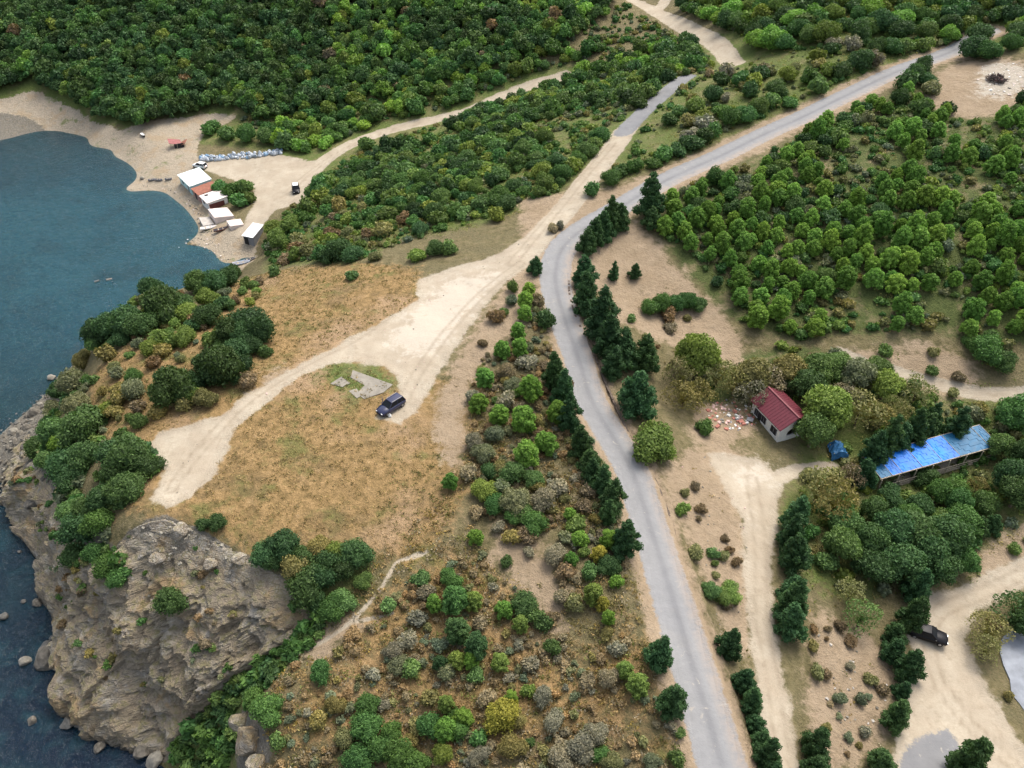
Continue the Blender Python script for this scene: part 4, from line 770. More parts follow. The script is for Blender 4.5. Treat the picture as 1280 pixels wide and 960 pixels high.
def pick_green(v, rg):
    b = (.15, .19, .05) if v < 0 else (.21, .22, .07) if v < .15 else (.30, .25, .11); f = rg.uniform(.7, 1.3); return [b[0]*f, b[1]*f, b[2]*f]
tuft_obj('dry_grass', [tufts(GOLD, 2.2, 71, pick_gold, (.2, .55), 8), tufts([(575,600),(600,470),(640,440),(730,560),(800,720),(870,900),(850,970),(330,970),(345,850),(470,700)], 1.5, 72, pick_heath, (.4, 1.3), 20),
   tufts([(840,580),(930,580),(940,830),(960,970),(900,850),(850,690)], .6, 73, pick_gold, (.3, .8), 8), tufts([(720,330),(830,330),(940,470),(860,500),(790,420)], .35, 74, pick_gold, (.3, .8), 7)], 'golden dry grass tussocks and brown heath on the headland and near slope', 'grass')
tuft_obj('green_grass', [tufts([(330,300),(400,200),(560,155),(700,105),(860,60),(1180,66),(1000,130),(860,200),(740,240),(600,285),(450,320)], .35, 75, pick_green, (.5, 1.3), 8), tufts([(1000,440),(1290,440),(1290,700),(1100,760),(1000,760)], .5, 76, pick_green, (.4, 1.1), 8),
   tufts(PLANT, .35, 77, pick_green, (.4, 1.1), 8), tufts([(1010,760),(1110,810),(1120,860),(1095,960),(1030,960)], .5, 78, pick_heath, (.4, 1.0), 8), tufts([(320,160),(420,180),(560,135),(760,60),(700,50),(400,120)], .4, 79, pick_green, (.6, 1.5), 8)], 'rough green and olive grass between the bushes on the slopes', 'grass')
# ------------------------------------------------------------------ built things
class MB:
    def __init__(s): s.v = []; s.f = []
    def quadbox(s, P, h):
        """prism over a ground polygon P [(x,y)], from z0 to z0+h: P holds (x, y, z0)"""
        b = len(s.v); n = len(P); s.v += [tuple(p) for p in P]+[(p[0], p[1], p[2]+h) for p in P]
        s.f.append([b+i for i in reversed(range(n))]); s.f.append([b+n+i for i in range(n)])
        for i in range(n): j = (i+1) % n; s.f.append([b+i, b+j, b+n+j, b+n+i])
        return s
    def box(s, c, d, rz=0.0, ry=0.0, rx=0.0):
        M = Matrix.Rotation(rz, 3, 'Z') @ Matrix.Rotation(ry, 3, 'Y') @ Matrix.Rotation(rx, 3, 'X'); b = len(s.v)
        for z in (-.5, .5):
            for x, y in ((-.5, -.5), (.5, -.5), (.5, .5), (-.5, .5)): s.v.append(tuple(M @ Vector((x*d[0], y*d[1], z*d[2]))+Vector(c)))
        s.f += [[b+i for i in q] for q in ((3, 2, 1, 0), (4, 5, 6, 7), (0, 1, 5, 4), (1, 2, 6, 5), (2, 3, 7, 6), (3, 0, 4, 7))]; return s
    def bar(s, p, q, w, h=None):
        p, q = Vector(p), Vector(q); a = (q-p).normalized(); u = a.cross(Vector((0, 0, 1))) if abs(a.z) < .95 else a.cross(Vector((1, 0, 0))); u.normalize(); t = u.cross(a); h = h or w; b = len(s.v)
        for o in (p, q):
            for x, y in ((-1, -1), (1, -1), (1, 1), (-1, 1)): s.v.append(tuple(o+u*x*w/2+t*y*h/2))
        s.f += [[b+i for i in q_] for q_ in ((3, 2, 1, 0), (4, 5, 6, 7), (0, 1, 5, 4), (1, 2, 6, 5), (2, 3, 7, 6), (3, 0, 4, 7))]; return s
    def loft(s, rings, cap=True):
        b = len(s.v); n = len(rings[0])
        for r in rings: s.v += [tuple(p) for p in r]
        for k in range(len(rings)-1):
            for i in range(n): j = (i+1) % n; s.f.append([b+k*n+i, b+k*n+j, b+(k+1)*n+j, b+(k+1)*n+i])
        if cap: s.f.append([b+i for i in reversed(range(n))]); s.f.append([b+(len(rings)-1)*n+i for i in range(n)])
        return s
    def cyl(s, p, q, r0, r1=None, n=14):
        p, q = Vector(p), Vector(q); a = (q-p).normalized(); u = a.orthogonal().normalized(); t = a.cross(u); r1 = r0 if r1 is None else r1
        return s.loft([[p+(u*math.cos(i*6.2832/n)+t*math.sin(i*6.2832/n))*r0 for i in range(n)], [q+(u*math.cos(i*6.2832/n)+t*math.sin(i*6.2832/n))*r1 for i in range(n)]])
    def face(s, P): b = len(s.v); s.v += [tuple(p) for p in P]; s.f.append(list(range(b, b+len(P)))); return s
    def build(s, name, mat, parent=None, bevel=0.0, smooth=False):
        me = bpy.data.meshes.new(name); me.from_pydata(s.v, [], s.f); me.materials.append(mat); bm = bmesh.new(); bm.from_mesh(me); bmesh.ops.recalc_face_normals(bm, faces=bm.faces)
        if bevel: bmesh.ops.bevel(bm, geom=[e for e in bm.edges if len(e.link_faces) == 2 and e.calc_face_angle(0) > .5], offset=bevel, segments=2, affect='EDGES', clamp_overlap=True)
        bm.to_mesh(me); bm.free()
        if smooth: me.polygons.foreach_set("use_smooth", [True]*len(me.polygons))
        return link(name, me, parent)
def copy_thing(o, parent=None):
    c = o.copy(); C.objects.link(c)
    if parent is not None: c.parent = parent
    for ch in list(o.children): copy_thing(ch, c)
    return c
M_WHITE = plain("white_plaster", (.66, .65, .61), .85, .14, 1.2); M_RED = plain("red_metal_roof", (.105, .016, .026), .55, .16, 1.5); M_DARK = plain("dark_opening", (.018, .018, .02), .6, .2)
M_GLASS = plain("window_glass", (.012, .014, .017), .35, .1, 1, .15); M_TYRE = plain("tyre_rubber", (.02, .02, .02), .85, .1); M_RIM = plain("wheel_rim", (.35, .35, .36), .35, .1, metal=.8)
M_BLUEP = plain("dark_blue_paint", (.018, .022, .06), .25, .08, 1, .6); M_BLACKP = plain("black_paint", (.008, .008, .010), .4, .08, 1, .2); M_WHITEP = plain("white_paint", (.75, .75, .73), .35, .06, 1, .5)
M_LAMP = plain("lamp_glass", (.6, .6, .6), .15, .05, 1, .6); M_TAIL = plain("tail_lamp", (.30, .012, .012), .2, .05, 1, .6)
M_WOOD = plain("weathered_wood", (.33, .28, .21), .85, .25, 3); M_CONC = plain("concrete", (.40, .37, .33), .9, .2, .9); M_GREY = plain("grey_sheet", (.21, .21, .22), .8, .2, 1.5)
M_RUST = plain("rusty_sheet", (.25, .10, .065), .8, .3, 1.4); M_MINT = plain("mint_paint", (.42, .62, .60), .7, .12, 1.2); M_DRED = plain("dark_red_sheet", (.11, .035, .03), .7, .3, 3)
M_BLUE = plain("blue_tarpaulin", (.008, .165, .62), .5, .3, .45); M_TEAL = plain("teal_sheet", (.016, .115, .23), .5, .2, 1.3); M_PINK = plain("pinkish_concrete", (.62, .53, .48), .9, .14, .8)
def gpt(px, py): q = g1(px, py); return Vector((q[0], q[1], q[2]))
# ---- cars
def wheel_parts(root, x, y, r=.33):
    s = 1 if y > 0 else -1
    w = MB().cyl((x, y-s*.11, r), (x, y+s*.11, r), r, n=18).build('wheel', M_TYRE, root, .03, True)
    MB().cyl((x, y+s*.09, r), (x, y+s*.125, r), r*.62, r*.5, 14).build('rim', M_RIM, w)
def car(name, label, paint, loc, head, L=4.3, W=1.8, H=1.55, suv=False, cat='car', open_door=False, rail=False, roofmat=None):
    root = empty(name, loc, head, label=label, cat=cat); hw = W/2; belt = H*.60; hood = H*.57
    xs = [(-L/2, .72, .38, hood*.9), (-L/2+.12, .9, .28, hood*.99), (-L*.30, 1, .2, belt), (0, 1, .2, belt), (L*.17, 1, .2, belt*.99), (L*.30, .98, .2, hood), (L/2-.22, .9, .24, hood*.86), (L/2, .70, .36, hood*.66)]
    rings = [[(x, -hw*k*.9, zb), (x, -hw*k, zb+.2), (x, -hw*k, zt*.78), (x, -hw*k*.92, zt), (x, 0, zt+.03), (x, hw*k*.92, zt), (x, hw*k, zt*.78), (x, hw*k, zb+.2), (x, hw*k*.9, zb)] for x, k, zb, zt in xs]
    body = MB().loft(rings).build('body', paint, root, 0, True)
    xr0, xr1, xf1, xf0 = (-L*.47, -L*.40, L*.06, L*.22) if suv else (-L*.42, -L*.27, L*.05, L*.22)
    b0, t0 = hw*.90, hw*.70; zb, zt = belt-.02, H-.05
    g = MB().loft([[(xr0, -b0, zb), (xf0, -b0, zb), (xf0, b0, zb), (xr0, b0, zb)], [(xr1, -t0, zt), (xf1, -t0, zt), (xf1, t0, zt), (xr1, t0, zt)]]).build('windows', M_GLASS, root, .03)
    MB().loft([[(xr1-.08, -t0-.03, zt), (xf1+.06, -t0-.03, zt), (xf1+.06, t0+.03, zt), (xr1-.08, t0+.03, zt)], [(xr1+.1, -t0*.86, zt+.06), (xf1-.1, -t0*.86, zt+.06), (xf1-.1, t0*.86, zt+.06), (xr1+.1, t0*.86, zt+.06)]]).build('roof', roofmat or paint, root, .02, True)
    p = MB()
    for sy in (-1, 1):
        for xa, xb in ((xr0, xr1), (xf0, xf1), ((xr0+xf0)*.5, (xr1+xf1)*.5), (xr0*.62, xr1*.72)): p.bar((xa, sy*(b0+.005), zb), (xb, sy*(t0+.01), zt+.01), .07)
    p.build('pillars', paint, root)
    for sx, sy in ((1, 1), (1, -1), (-1, 1), (-1, -1)): wheel_parts(root, sx*L*.31, sy*(hw-.1))
    for sy in (-1, 1):
        MB().box((L/2-.13, sy*hw*.56, hood*.70), (.2, .36, .14), sy*-.25).build('headlight', M_LAMP, root, .03); MB().box((-L/2+.05, sy*hw*.62, hood*.86), (.14, .26, .26)).build('tail_light', M_TAIL, root, .03)
        MB().box((xf0-.18, sy*(hw+.07), belt+.05), (.14, .16, .11)).build('mirror', paint, root, .03)
        if rail: MB().bar((xr1+.15, sy*t0*.95, zt+.12), (xf1-.1, sy*t0*.95, zt+.12), .05).build('roof_rail', M_RIM, root)
    MB().box((L/2-.02, 0, .42), (.08, W*.62, .16)).build('bumper', M_DARK, root, .02); MB().box((-L/2+.01, 0, .44), (.08, W*.62, .16)).build('bumper', M_DARK, root, .02)
    if open_door:
        d = MB().box((.45, 0, .55), (.95, .07, .62)).build('door', paint, root, .02); d.location = (L*.12-.9+.95, hw*-1.0, .05); d.rotation_euler = (0, 0, R(180+62)); MB().bar((.05, 0, .86), (.9, 0, .86), .04).bar((.1, 0, .86), (.45, 0, 1.3), .05).bar((.45, 0, 1.3), (.9, 0, 1.3), .05).bar((.9, 0, .86), (.9, 0, 1.3), .05).build('window_frame', paint, d)
    return root
def head(p, q): return math.atan2(q[1]-p[1], q[0]-p[0])
a, b = gpt(501, 503), gpt(477, 519); m = (a+b)/2; car('parked_car', 'dark blue car with an open door on the pale clearing beside the concrete slab', M_BLUEP, (m.x, m.y, m.z), head(a, b), 4.4, 1.85, 1.6, True, open_door=True, rail=True)
a, b = gpt(1140, 788), gpt(1175, 803); m = (a+b)/2; car('parked_car', 'black car parked nose out beside the conifers on the pale dirt yard', M_BLACKP, (m.x, m.y, m.z), head(a, b), 4.6, 1.85, 1.55, True)
a, b = gpt(241, 208), gpt(260, 211); m = (a+b)/2; car('parked_car', 'white car parked behind the mint green beach shed', M_WHITEP, (m.x, m.y, m.z), head(b, a), 4.3, 1.8, 1.6, True)
a, b = gpt(370, 236), gpt(371, 243); m = (a+b)/2; car('parked_car', 'dark car with a pale roof parked alone where the valley track meets the beach', M_BLACKP, (m.x, m.y, m.z), head(a, b), 4.0, 1.9, 1.8, True, roofmat=M_WHITEP)
q = gpt(487.5, 521); bg_ = MB()
rg = np.random.default_rng(3); bg_.loft([[(q.x+r*math.cos(i*.785)*(1+.2*math.sin(i*2.3)), q.y+.7*r*math.sin(i*.785), q.z+z) for i in range(8)] for r, z in ((.20, -.02), (.26, .12), (.22, .33), (.08, .46), (.12, .55))]); tag(bg_.build('bag', M_WHITEP, None, 0, True), 'small white bag standing on the dirt beside the dark blue car', 'bag')
# ---- red roofed house
p0 = gpt(971, 553); p1 = gpt(943, 519); ax = (Vector((p0.x-p1.x, p0.y-p1.y, 0))).normalized(); bx = Vector((-ax.y, ax.x, 0)); LH, WH, HH_ = 6.6, 5.0, 2.75; bz = p0.z-.3
house = empty('house', (p0.x, p0.y, bz), math.atan2(ax.y, ax.x), label='small white house with a dark red gabled roof beside the rubble', cat='house')
def hbox(name, mat, c, d, par=house, bv=0.0): return MB().box(c, d).build(name, mat, par, bv)
wl_ = MB(); T_ = .22
wl_.box((-LH/2, T_/2, HH_/2+.15), (LH, T_, HH_+.3)).box((-LH/2, WH-T_/2, HH_/2+.15), (LH, T_, HH_+.3)).box((-LH+T_/2, WH/2, HH_/2+.15), (T_, WH-2*T_, HH_+.3))
# gable front with an arched opening
arch = [(WH/2-.1+1.0*math.cos(math.pi*i/12), 1.35+.95*math.sin(math.pi*i/12)) for i in range(13)]
yl, yr = arch[-1][0], arch[0][0]; xg = -T_/2
wl_.box((xg, (T_+yl)/2, HH_/2+.15), (T_, yl-T_, HH_+.3)).box((xg, (WH-T_+yr)/2, HH_/2+.15), (T_, WH-T_-yr, HH_+.3)).box((xg, (yl+yr)/2, .5), (T_, yr-yl, 1.0))
for i in range(12):
    (ya, za), (yb, zb_) = arch[i], arch[i+1]
    wl_.loft([[(xg-T_/2, ya, za), (xg+T_/2, ya, za), (xg+T_/2, ya, HH_+.3), (xg-T_/2, ya, HH_+.3)], [(xg-T_/2, yb, zb_), (xg+T_/2, yb, zb_), (xg+T_/2, yb, HH_+.3), (xg-T_/2, yb, HH_+.3)]])
RZ = 1.35
for xx in (xg, -LH+T_/2): wl_.loft([[(xx-T_/2, 0, HH_+.302), (xx-T_/2, WH, HH_+.302), (xx-T_/2, WH/2, HH_+RZ+.2)], [(xx+T_/2, 0, HH_+.302), (xx+T_/2, WH, HH_+.302), (xx+T_/2, WH/2, HH_+RZ+.2)]])
wl_.build('wall', M_WHITE, house)
hbox('floor_slab', M_CONC, (-LH/2, WH/2, .16), (LH-.5, WH-.5, .2))
for xw, ww in ((-1.2, 1.3), (-3.6, 1.0), (-5.4, .8)):
    f = MB().box((xw, -.03, 1.65), (ww, .06, 1.15)).build('window', M_DARK, house); MB().box((xw, -.07, 1.03), (ww+.2, .14, .08)).build('sill', M_WHITE, f)
    MB().box((xw, -.075, 1.65), (.05, .03, 1.1)).box((xw-ww/2, -.075, 1.65), (.05, .03, 1.15)).box((xw+ww/2, -.075, 1.65), (.05, .03, 1.15)).build('frame', M_GREY, f)
hbox('door', M_DARK, (-4.55, -.03, 1.2), (.8, .07, 2.0))
r_ = MB(); ov = .4; sl = RZ/(WH/2); zE = HH_+.38-ov*sl; zR = HH_+.38+RZ
for y0, y1 in ((-ov, WH/2), (WH+ov, WH/2)):
    r_.loft([[(-LH-ov, y0, zE), (ov, y0, zE), (ov, y0, zE+.1), (-LH-ov, y0, zE+.1)], [(-LH-ov, y1, zR), (ov, y1, zR), (ov, y1, zR+.1), (-LH-ov, y1, zR+.1)]])
roof = r_.build('roof', M_RED, house)
s_ = MB()
for i in range(15):
    x = -LH-ov+.1+i*(LH+2*ov-.2)/14
    s_.bar((x, -ov, zE+.11), (x, WH/2, zR+.11), .05).bar((x, WH+ov, zE+.11), (x, WH/2, zR+.11), .05)
s_.build('roof_seam', M_RED, roof); MB().bar((-LH-ov, WH/2, zR+.13), (ov, WH/2, zR+.13), .26, .1).build('ridge_cap', plain("ridge_red", (.15, .032, .04), .6, .15), roof)
# ---- long blue canopy
zc0 = 16.0; A0 = Vector((*at_z(1101, 598, zc0), zc0)); A1 = Vector((*at_z(1249, 556, zc0), zc0)); ax = A1-A0; LC = ax.length; hd = math.atan2(ax.y, ax.x); gz = float(hfun((A0.x+A1.x)/2, (A0.y+A1.y)/2))
can = empty('canopy', (A0.x, A0.y, gz), hd, label='long terrace canopy roofed with blue tarpaulin between teal end panels', cat='canopy'); RH = zc0-gz; WC = 4.0
rh = lambda y: RH+.10*y
sp_ = [0, 1.9, 3.6, 7.0, 10.5, 13.6, LC-1.6, LC]; mats = [M_TEAL, M_BLUE, M_BLUE, M_BLUE, M_BLUE, M_TEAL, M_TEAL]; nm = ['roof_panel', 'tarpaulin', 'tarpaulin', 'tarpaulin', 'tarpaulin', 'roof_panel', 'roof_panel']
rg = np.random.default_rng(9)
for i in range(7):
    n = 8; pm = MB(); x0, x1 = sp_[i]+.02, sp_[i+1]-.02; top = [[None]*(n+1) for _ in range(n+1)]
    for u in range(n+1):
        for v in range(n+1):
            sag = -.10*math.sin(math.pi*u/n)*(1 if nm[i] == 'tarpaulin' else .3)+float(rg.normal())*.007; top[u][v] = (x0+(x1-x0)*u/n, WC*v/n, rh(WC*v/n)+sag)
    for u in range(n):
        for v in range(n): pm.face([top[u][v], top[u+1][v], top[u+1][v+1], top[u][v+1]])
    o = pm.build(nm[i], mats[i], can, 0, False); sm = o.modifiers.new('thick', 'SOLIDIFY'); sm.thickness = .04
    o['label'] = ('bright blue tarpaulin panel' if nm[i] == 'tarpaulin' else 'grey teal end panel')
for x in sp_: MB().bar((x, -.1, rh(-.1)+.05), (x, WC+.1, rh(WC)+.06), .06, .05).build('batten', M_WOOD, can)
for y in (-.06, WC+.06): MB().bar((-.1, y, rh(y)-.10), (LC+.1, y, rh(y)-.10), .12, .16).build('beam', M_WOOD, can)
MB().box((LC/2, WC/2, .35), (LC, WC+.6, .25)).build('deck', M_WOOD, can)
for z in (.95, 1.35): MB().bar((0, -.3, z), (LC, -.3, z), .08, .10).build('rail', M_WOOD, can)
for i in range(8):
    for y in (-.22, WC+.12): MB().box((.1+i*(LC-.2)/7, y, rh(y)/2-.6), (.12, .12, rh(y)+1.0)).build('post', M_WOOD, can)
# ---- small tarpaulin
q = gpt(1046, 568); n = 8; pm = MB(); rg = np.random.default_rng(4); g_ = [[(q.x+(i/n-.5)*2.4, q.y+(j/n-.5)*2.6, q.z+1.6-1.3*abs(i/n-.5)**1.5*2+.12*float(rg.normal())-(.9 if j == 0 else 0)) for j in range(n+1)] for i in range(n+1)]
for i in range(n):
    for j in range(n): pm.face([g_[i][j], g_[i+1][j], g_[i+1][j+1], g_[i][j+1]])
M_TARP = plain('faded_tarpaulin', (.02, .10, .22), .6, .4, 2)
tp = empty('tarpaulin_shelter', q, 0, label='small crumpled blue tarpaulin shelter under the tree beside the house', cat='tarpaulin'); o = pm.build('sheet', M_TARP, tp); o.matrix_parent_inverse = Matrix.Translation(-q); o.modifiers.new('thick', 'SOLIDIFY').thickness = .03
for sx, sy in ((-.9, -.9), (.9, -.9), (-.9, 1.0), (.9, 1.0)): MB().box((sx, sy, .4), (.08, .08, 1.4)).build('pole', M_WOOD, tp)
# ---- beach sheds: front-left and front-right ground corners, depth and height
def shed(label, f1, f2, depth, h, wallm, roofm, tilt=.3, kids=(), name='beach_shed'):
    a, b = gpt(*f1), gpt(*f2); d = Vector((b.x-a.x, b.y-a.y, 0)); L = d.length; rz = math.atan2(d.y, d.x); z = min(a.z, b.z)-.15
    root = empty(name, (a.x, a.y, z), rz, label=label, cat='shed'); h += .15
    MB().loft([[(0, 0, 0), (L, 0, 0), (L, depth, 0), (0, depth, 0)], [(0, 0, h), (L, 0, h), (L, depth, h+tilt), (0, depth, h+tilt)]]).build('wall', wallm, root)
    MB().loft([[(-.15, -.3, h-.02), (L+.15, -.3, h-.02), (L+.15, -.3, h+.07), (-.15, -.3, h+.07)], [(-.15, depth+.2, h+tilt+.02), (L+.15, depth+.2, h+tilt+.02), (L+.15, depth+.2, h+tilt+.11), (-.15, depth+.2, h+tilt+.11)]]).build('roof', roofm, root)
    for nm_, mt, side, u, zc_, w_, hh_ in kids:
        if side == 'front': MB().box((u*L, -.03, zc_), (w_, .06, hh_)).build(nm_, mt, root)
        elif side == 'right': MB().box((L+.03, u*depth, zc_), (.06, w_, hh_)).build(nm_, mt, root)
        elif side == 'roof': MB().box((u*L, depth*.25, h+tilt*.25+.10), (w_, hh_, .06)).build(nm_, mt, root)
    return root
shed('mint green shed with a white roof, first of the row on the shore', (226, 229), (241, 244), 5.6, 2.5, M_MINT, plain("bleached_roof", (.66, .74, .72), .7, .1, .6), .35, [('door', M_GREY, 'front', .75, 1.1, .9, 1.9), ('window', M_DARK, 'front', .3, 1.5, .8, .7)])
shed('rusty red shed between the mint green and the white shed', (242.5, 245), (252, 254), 5.4, 2.3, plain("faded_red_wall", (.36, .22, .19), .85, .2), M_RUST, .3, [('door', M_DARK, 'front', .4, 1.1, .9, 1.8)])
shed('white flat roofed shed with a dark red gate on its end', (253.5, 256), (263, 265), 5.0, 2.5, M_WHITE, plain("pale_roof", (.68, .60, .56), .8, .12, .7), .25, [('gate', M_DRED, 'right', .42, 1.15, 3.9, 2.1), ('window', M_DARK, 'front', .35, 1.6, .9, .8), ('hatch', M_DARK, 'roof', .18, 0, .9, .9), ('post', M_WHITE, 'right', .92, 1.25, .3, 2.4)])
shed('lone grey shed with a curled white roof below the beach track', (306, 304), (319, 308), 4.4, 2.4, M_GREY, M_WHITEP, .9, [('door', M_DARK, 'front', .25, 1.15, 1.1, 2.1)])
def draped(name, label, P, h, mat, cat):
    pts = [gpt(*p) for p in P]; b = len(pts); m = MB(); m.v = [(p.x, p.y, p.z-.4) for p in pts]+[(p.x, p.y, p.z+h) for p in pts]; m.f = [list(range(b, 2*b))]+[[i, (i+1) % b, b+(i+1) % b, b+i] for i in range(b)]
    return tag(m.build(name, mat), label, cat)
def slab(name, label, P, h, mat, cat, parent=None):
    pts = [gpt(*p) for p in P]; z = min(p.z for p in pts)-.3; return tag(MB().quadbox([(p.x, p.y, z) for p in pts], h+.3+(max(p.z for p in pts)-z-.3)).build(name, mat, parent, .03), label, cat)
slab('concrete_platform', 'pinkish white concrete platform below the white beach shed', [(262, 270), (285, 263), (293, 272), (270, 280)], .5, M_PINK, 'platform')
slab('concrete_platform', 'low bleached concrete platform between the beached boats and the sheds', [(250, 277), (262, 273), (268, 281), (255, 287)], .3, M_CONC, 'platform')
slab('concrete_platform', 'small white concrete step at the foot of the beach track', [(284, 281), (301, 275), (305, 282), (289, 288)], .35, M_PINK, 'platform')
# ---- boats
def boat(label, px, py, ang, L, hull, inside, W=None, name='rowing_boat'):
    q = gpt(px, py); root = empty(name, (q.x, q.y, q.z-.05), ang, label=label, cat='boat'); W = W or L*.34; rings = []; inn = []
    for i in range(9):
        f = i/8; x = (f-.5)*L; w = W/2*(1-max(0, (f-.45)/.55)**2.4)*(.82+.18*min(1, f*4)); sh = .55+.18*max(0, f-.5)**2*4
        rings.append([(x, -w-.01, sh), (x, -w*.8, .2), (x, 0, .05+.15*max(0, f-.7)), (x, w*.8, .2), (x, w+.01, sh)]); inn.append([(x*.96, -w*.86, sh-.04), (x*.96, -w*.6, .28), (x*.96, w*.6, .28), (x*.96, w*.86, sh-.04)])
    h = MB(); b = 0
    for R_ in (rings,):
        h.v = [p for r in R_ for p in r]
        for k in range(8):
            for i in range(4): h.f.append([k*5+i, k*5+i+1, k*5+i+6, k*5+i+5])
        h.f.append([0, 1, 2, 3, 4])
    o = h.build('hull', hull, root, 0, True); o.modifiers.new('thick', 'SOLIDIFY').thickness = .05
    MB().loft(inn).build('deck', inside, root)
    for x in (-L*.18, L*.12): MB().box((x, 0, .5), (.25, W*.78, .05)).build('bench', M_WOOD, root)
    return root
boat('white rowing boat pulled up by the water below the platforms', 261, 286, .35, 3.9, M_WHITEP, M_PINK); boat('dark red rowing boat lying next to the white boat', 277, 288, .45, 3.7, M_DRED, M_DARK)
boat('pale blue rowing boat on the small cove below the lone grey shed', 302, 330, .35, 4.0, plain("pale_blue_paint", (.45, .52, .66), .5, .1), M_GREY); boat('dark keel up boat just behind the pale blue boat', 312, 326, .55, 2.8, M_GREY, M_DARK)
boat('dark dinghy with a white bow near the far end of the beach', 179, 170, -.9, 3.0, M_DARK, M_WHITEP)
boat('leftmost of three dark dinghies above the shingle spit', 190, 226, .2, 1.9, M_GREY, M_DARK, name='dinghy'); boat('middle one of three dark dinghies above the shingle spit', 199, 226, -.1, 2.1, M_GREY, M_DARK, name='dinghy'); boat('rightmost of three dark dinghies above the shingle spit', 211, 225, .1, 1.9, M_GREY, M_DARK, name='dinghy')
# ---- collapsed red hut
q = gpt(223, 184); hut = empty('collapsed_hut', q, .3, label='collapsed pinkish red hut on the upper beach', cat='hut')
MB().box((-.7, .9, 1.35), (3.4, 2.6, .08), .2, .28, .2).build('roof_sheet', plain("faded_red_sheet", (.26, .10, .095), .8, .3, 1.5), hut); MB().box((1.5, .4, 1.0), (2.2, 2.6, .08), -.3, -.45, .1).build('roof_sheet', M_RUST, hut)
MB().box((.4, -.8, .7), (2.6, .1, 1.3), .1).build('wall', M_DARK, hut)
for x, y in ((-2, -.2), (-.2, -.9), (1.8, -.6), (-1.8, 2), (1.8, 1.8)): MB().bar((x, y, -.2), (x+.2, y, 1.5), .12).build('post', M_WOOD, hut)
# ---- row of white sacks
def sack_mesh(seed):
    rg = np.random.default_rng(seed); m = MB(); n = 10
    m.loft([[(r*math.cos(i*6.283/n)*(1+.15*rg.normal()*.5), r*math.sin(i*6.283/n)*(1+.15*rg.normal()*.5), z) for i in range(n)] for r, z in ((.30, -.05), (.46, .12), (.48, .42), (.36, .72), (.14, .86), (.2, .98))]); return m
SK = [sack_mesh(i).build('sack', m, None, 0, True) for i, m in enumerate([plain("sack_clean", (.50, .54, .58), .8, .15), plain("sack_white", (.36, .40, .44), .8, .2), plain("sack_blue", (.25, .38, .52), .8, .2), plain("sack_grey", (.22, .26, .30), .8, .2)])]
SKW = ['clean white sack', 'dull white sack', 'blue sack', 'dark grey sack']
LNs = smooth_line(poly([(250, 199), (268, 200), (290, 197), (312, 196), (335, 193), (354, 191)])); seg = np.concatenate([[0], np.cumsum(np.hypot(*np.diff(LNs, axis=0).T))]); rg = np.random.default_rng(12); used = set(); nS = int(seg[-1]/.62)
for row in range(3):
    for i in range(nS):
        if rg.random() < .22: continue
        sarc = (i+.5+rg.uniform(-.3, .3))*seg[-1]/nS; x = np.interp(sarc, seg, LNs[:, 0]); y = np.interp(sarc, seg, LNs[:, 1])+(row-.6)*.95+rg.uniform(-.2, .2); kx = int(rg.choice(4, p=[.42, .28, .16, .14]))
        o = SK[kx] if kx not in used else SK[kx].copy()
        if kx in used: C.objects.link(o)
        used.add(kx); o.location = (x, y, float(hfun(x, y))); s = rg.uniform(.75, 1.15); o.scale = (s, s*rg.uniform(.8, 1.1), s*rg.uniform(.7, 1)); o.rotation_euler = (rg.uniform(-.4, .4), rg.uniform(-.4, .4), rg.uniform(0, 6))
        tag(o, f"{SKW[kx]} in the {['front', 'middle', 'back'][row]} line of the long sack row beside the beach clearing", 'sack', 'sacks in a long row above the beach')
# ---- low stone edge of the drain along the road
dl = smooth_line([tuple(gpt(*p)) for p in [(711, 352), (712, 370), (719, 395), (728, 415), (739, 437), (750, 463), (766, 500), (782, 535), (804, 576), (822, 608), (839, 652), (861, 718), (879, 762), (902, 830)]], 8); m = MB(); rg = np.random.default_rng(21)
for p, q_ in zip(dl[:-1], dl[1:]):
    a_ = Vector((p[0], p[1], float(hfun(p[0], p[1]))+.02)); b_ = Vector((q_[0], q_[1], float(hfun(q_[0], q_[1]))+.02)); m.bar(a_, b_, rg.uniform(.22, .34), rg.uniform(.25, .55))
tag(m.build('drain_edge', plain("drain_stone", (.115, .09, .07), .95, .4, 3)), 'low dark broken stone edge of the drain running along the right side of the road', 'drain edge')
# ---- broken slab on the clearing, asphalt-side slab at the right edge
fs = empty('foundation_slab', gpt(455, 482), 0, label='broken pale concrete foundation slab with weeds on the headland clearing', cat='slab')
for P in ([(441, 463), (491, 481), (479, 491), (455, 499), (446, 492), (456, 482), (438, 472)], [(413, 480), (427, 471), (438, 479), (428, 484)], [(436, 489), (446, 486), (452, 495), (446, 498)]):
    o = draped('slab_piece', None, P, .07, plain("old_concrete", (.225, .205, .17), .9, .3, .6), None); o.parent = fs; o.matrix_parent_inverse = Matrix.Translation(-fs.location)
draped('concrete_apron', 'pale bluish concrete slab with dark stains at the right edge', [(1249, 806), (1253, 797), (1262, 789), (1272, 779), (1300, 762), (1300, 902), (1283, 893), (1274, 880), (1264, 868), (1262, 850), (1254, 832), (1250, 818)], .12, plain("stained_slab", (.215, .232, .26), .8, .4, .35), 'slab')
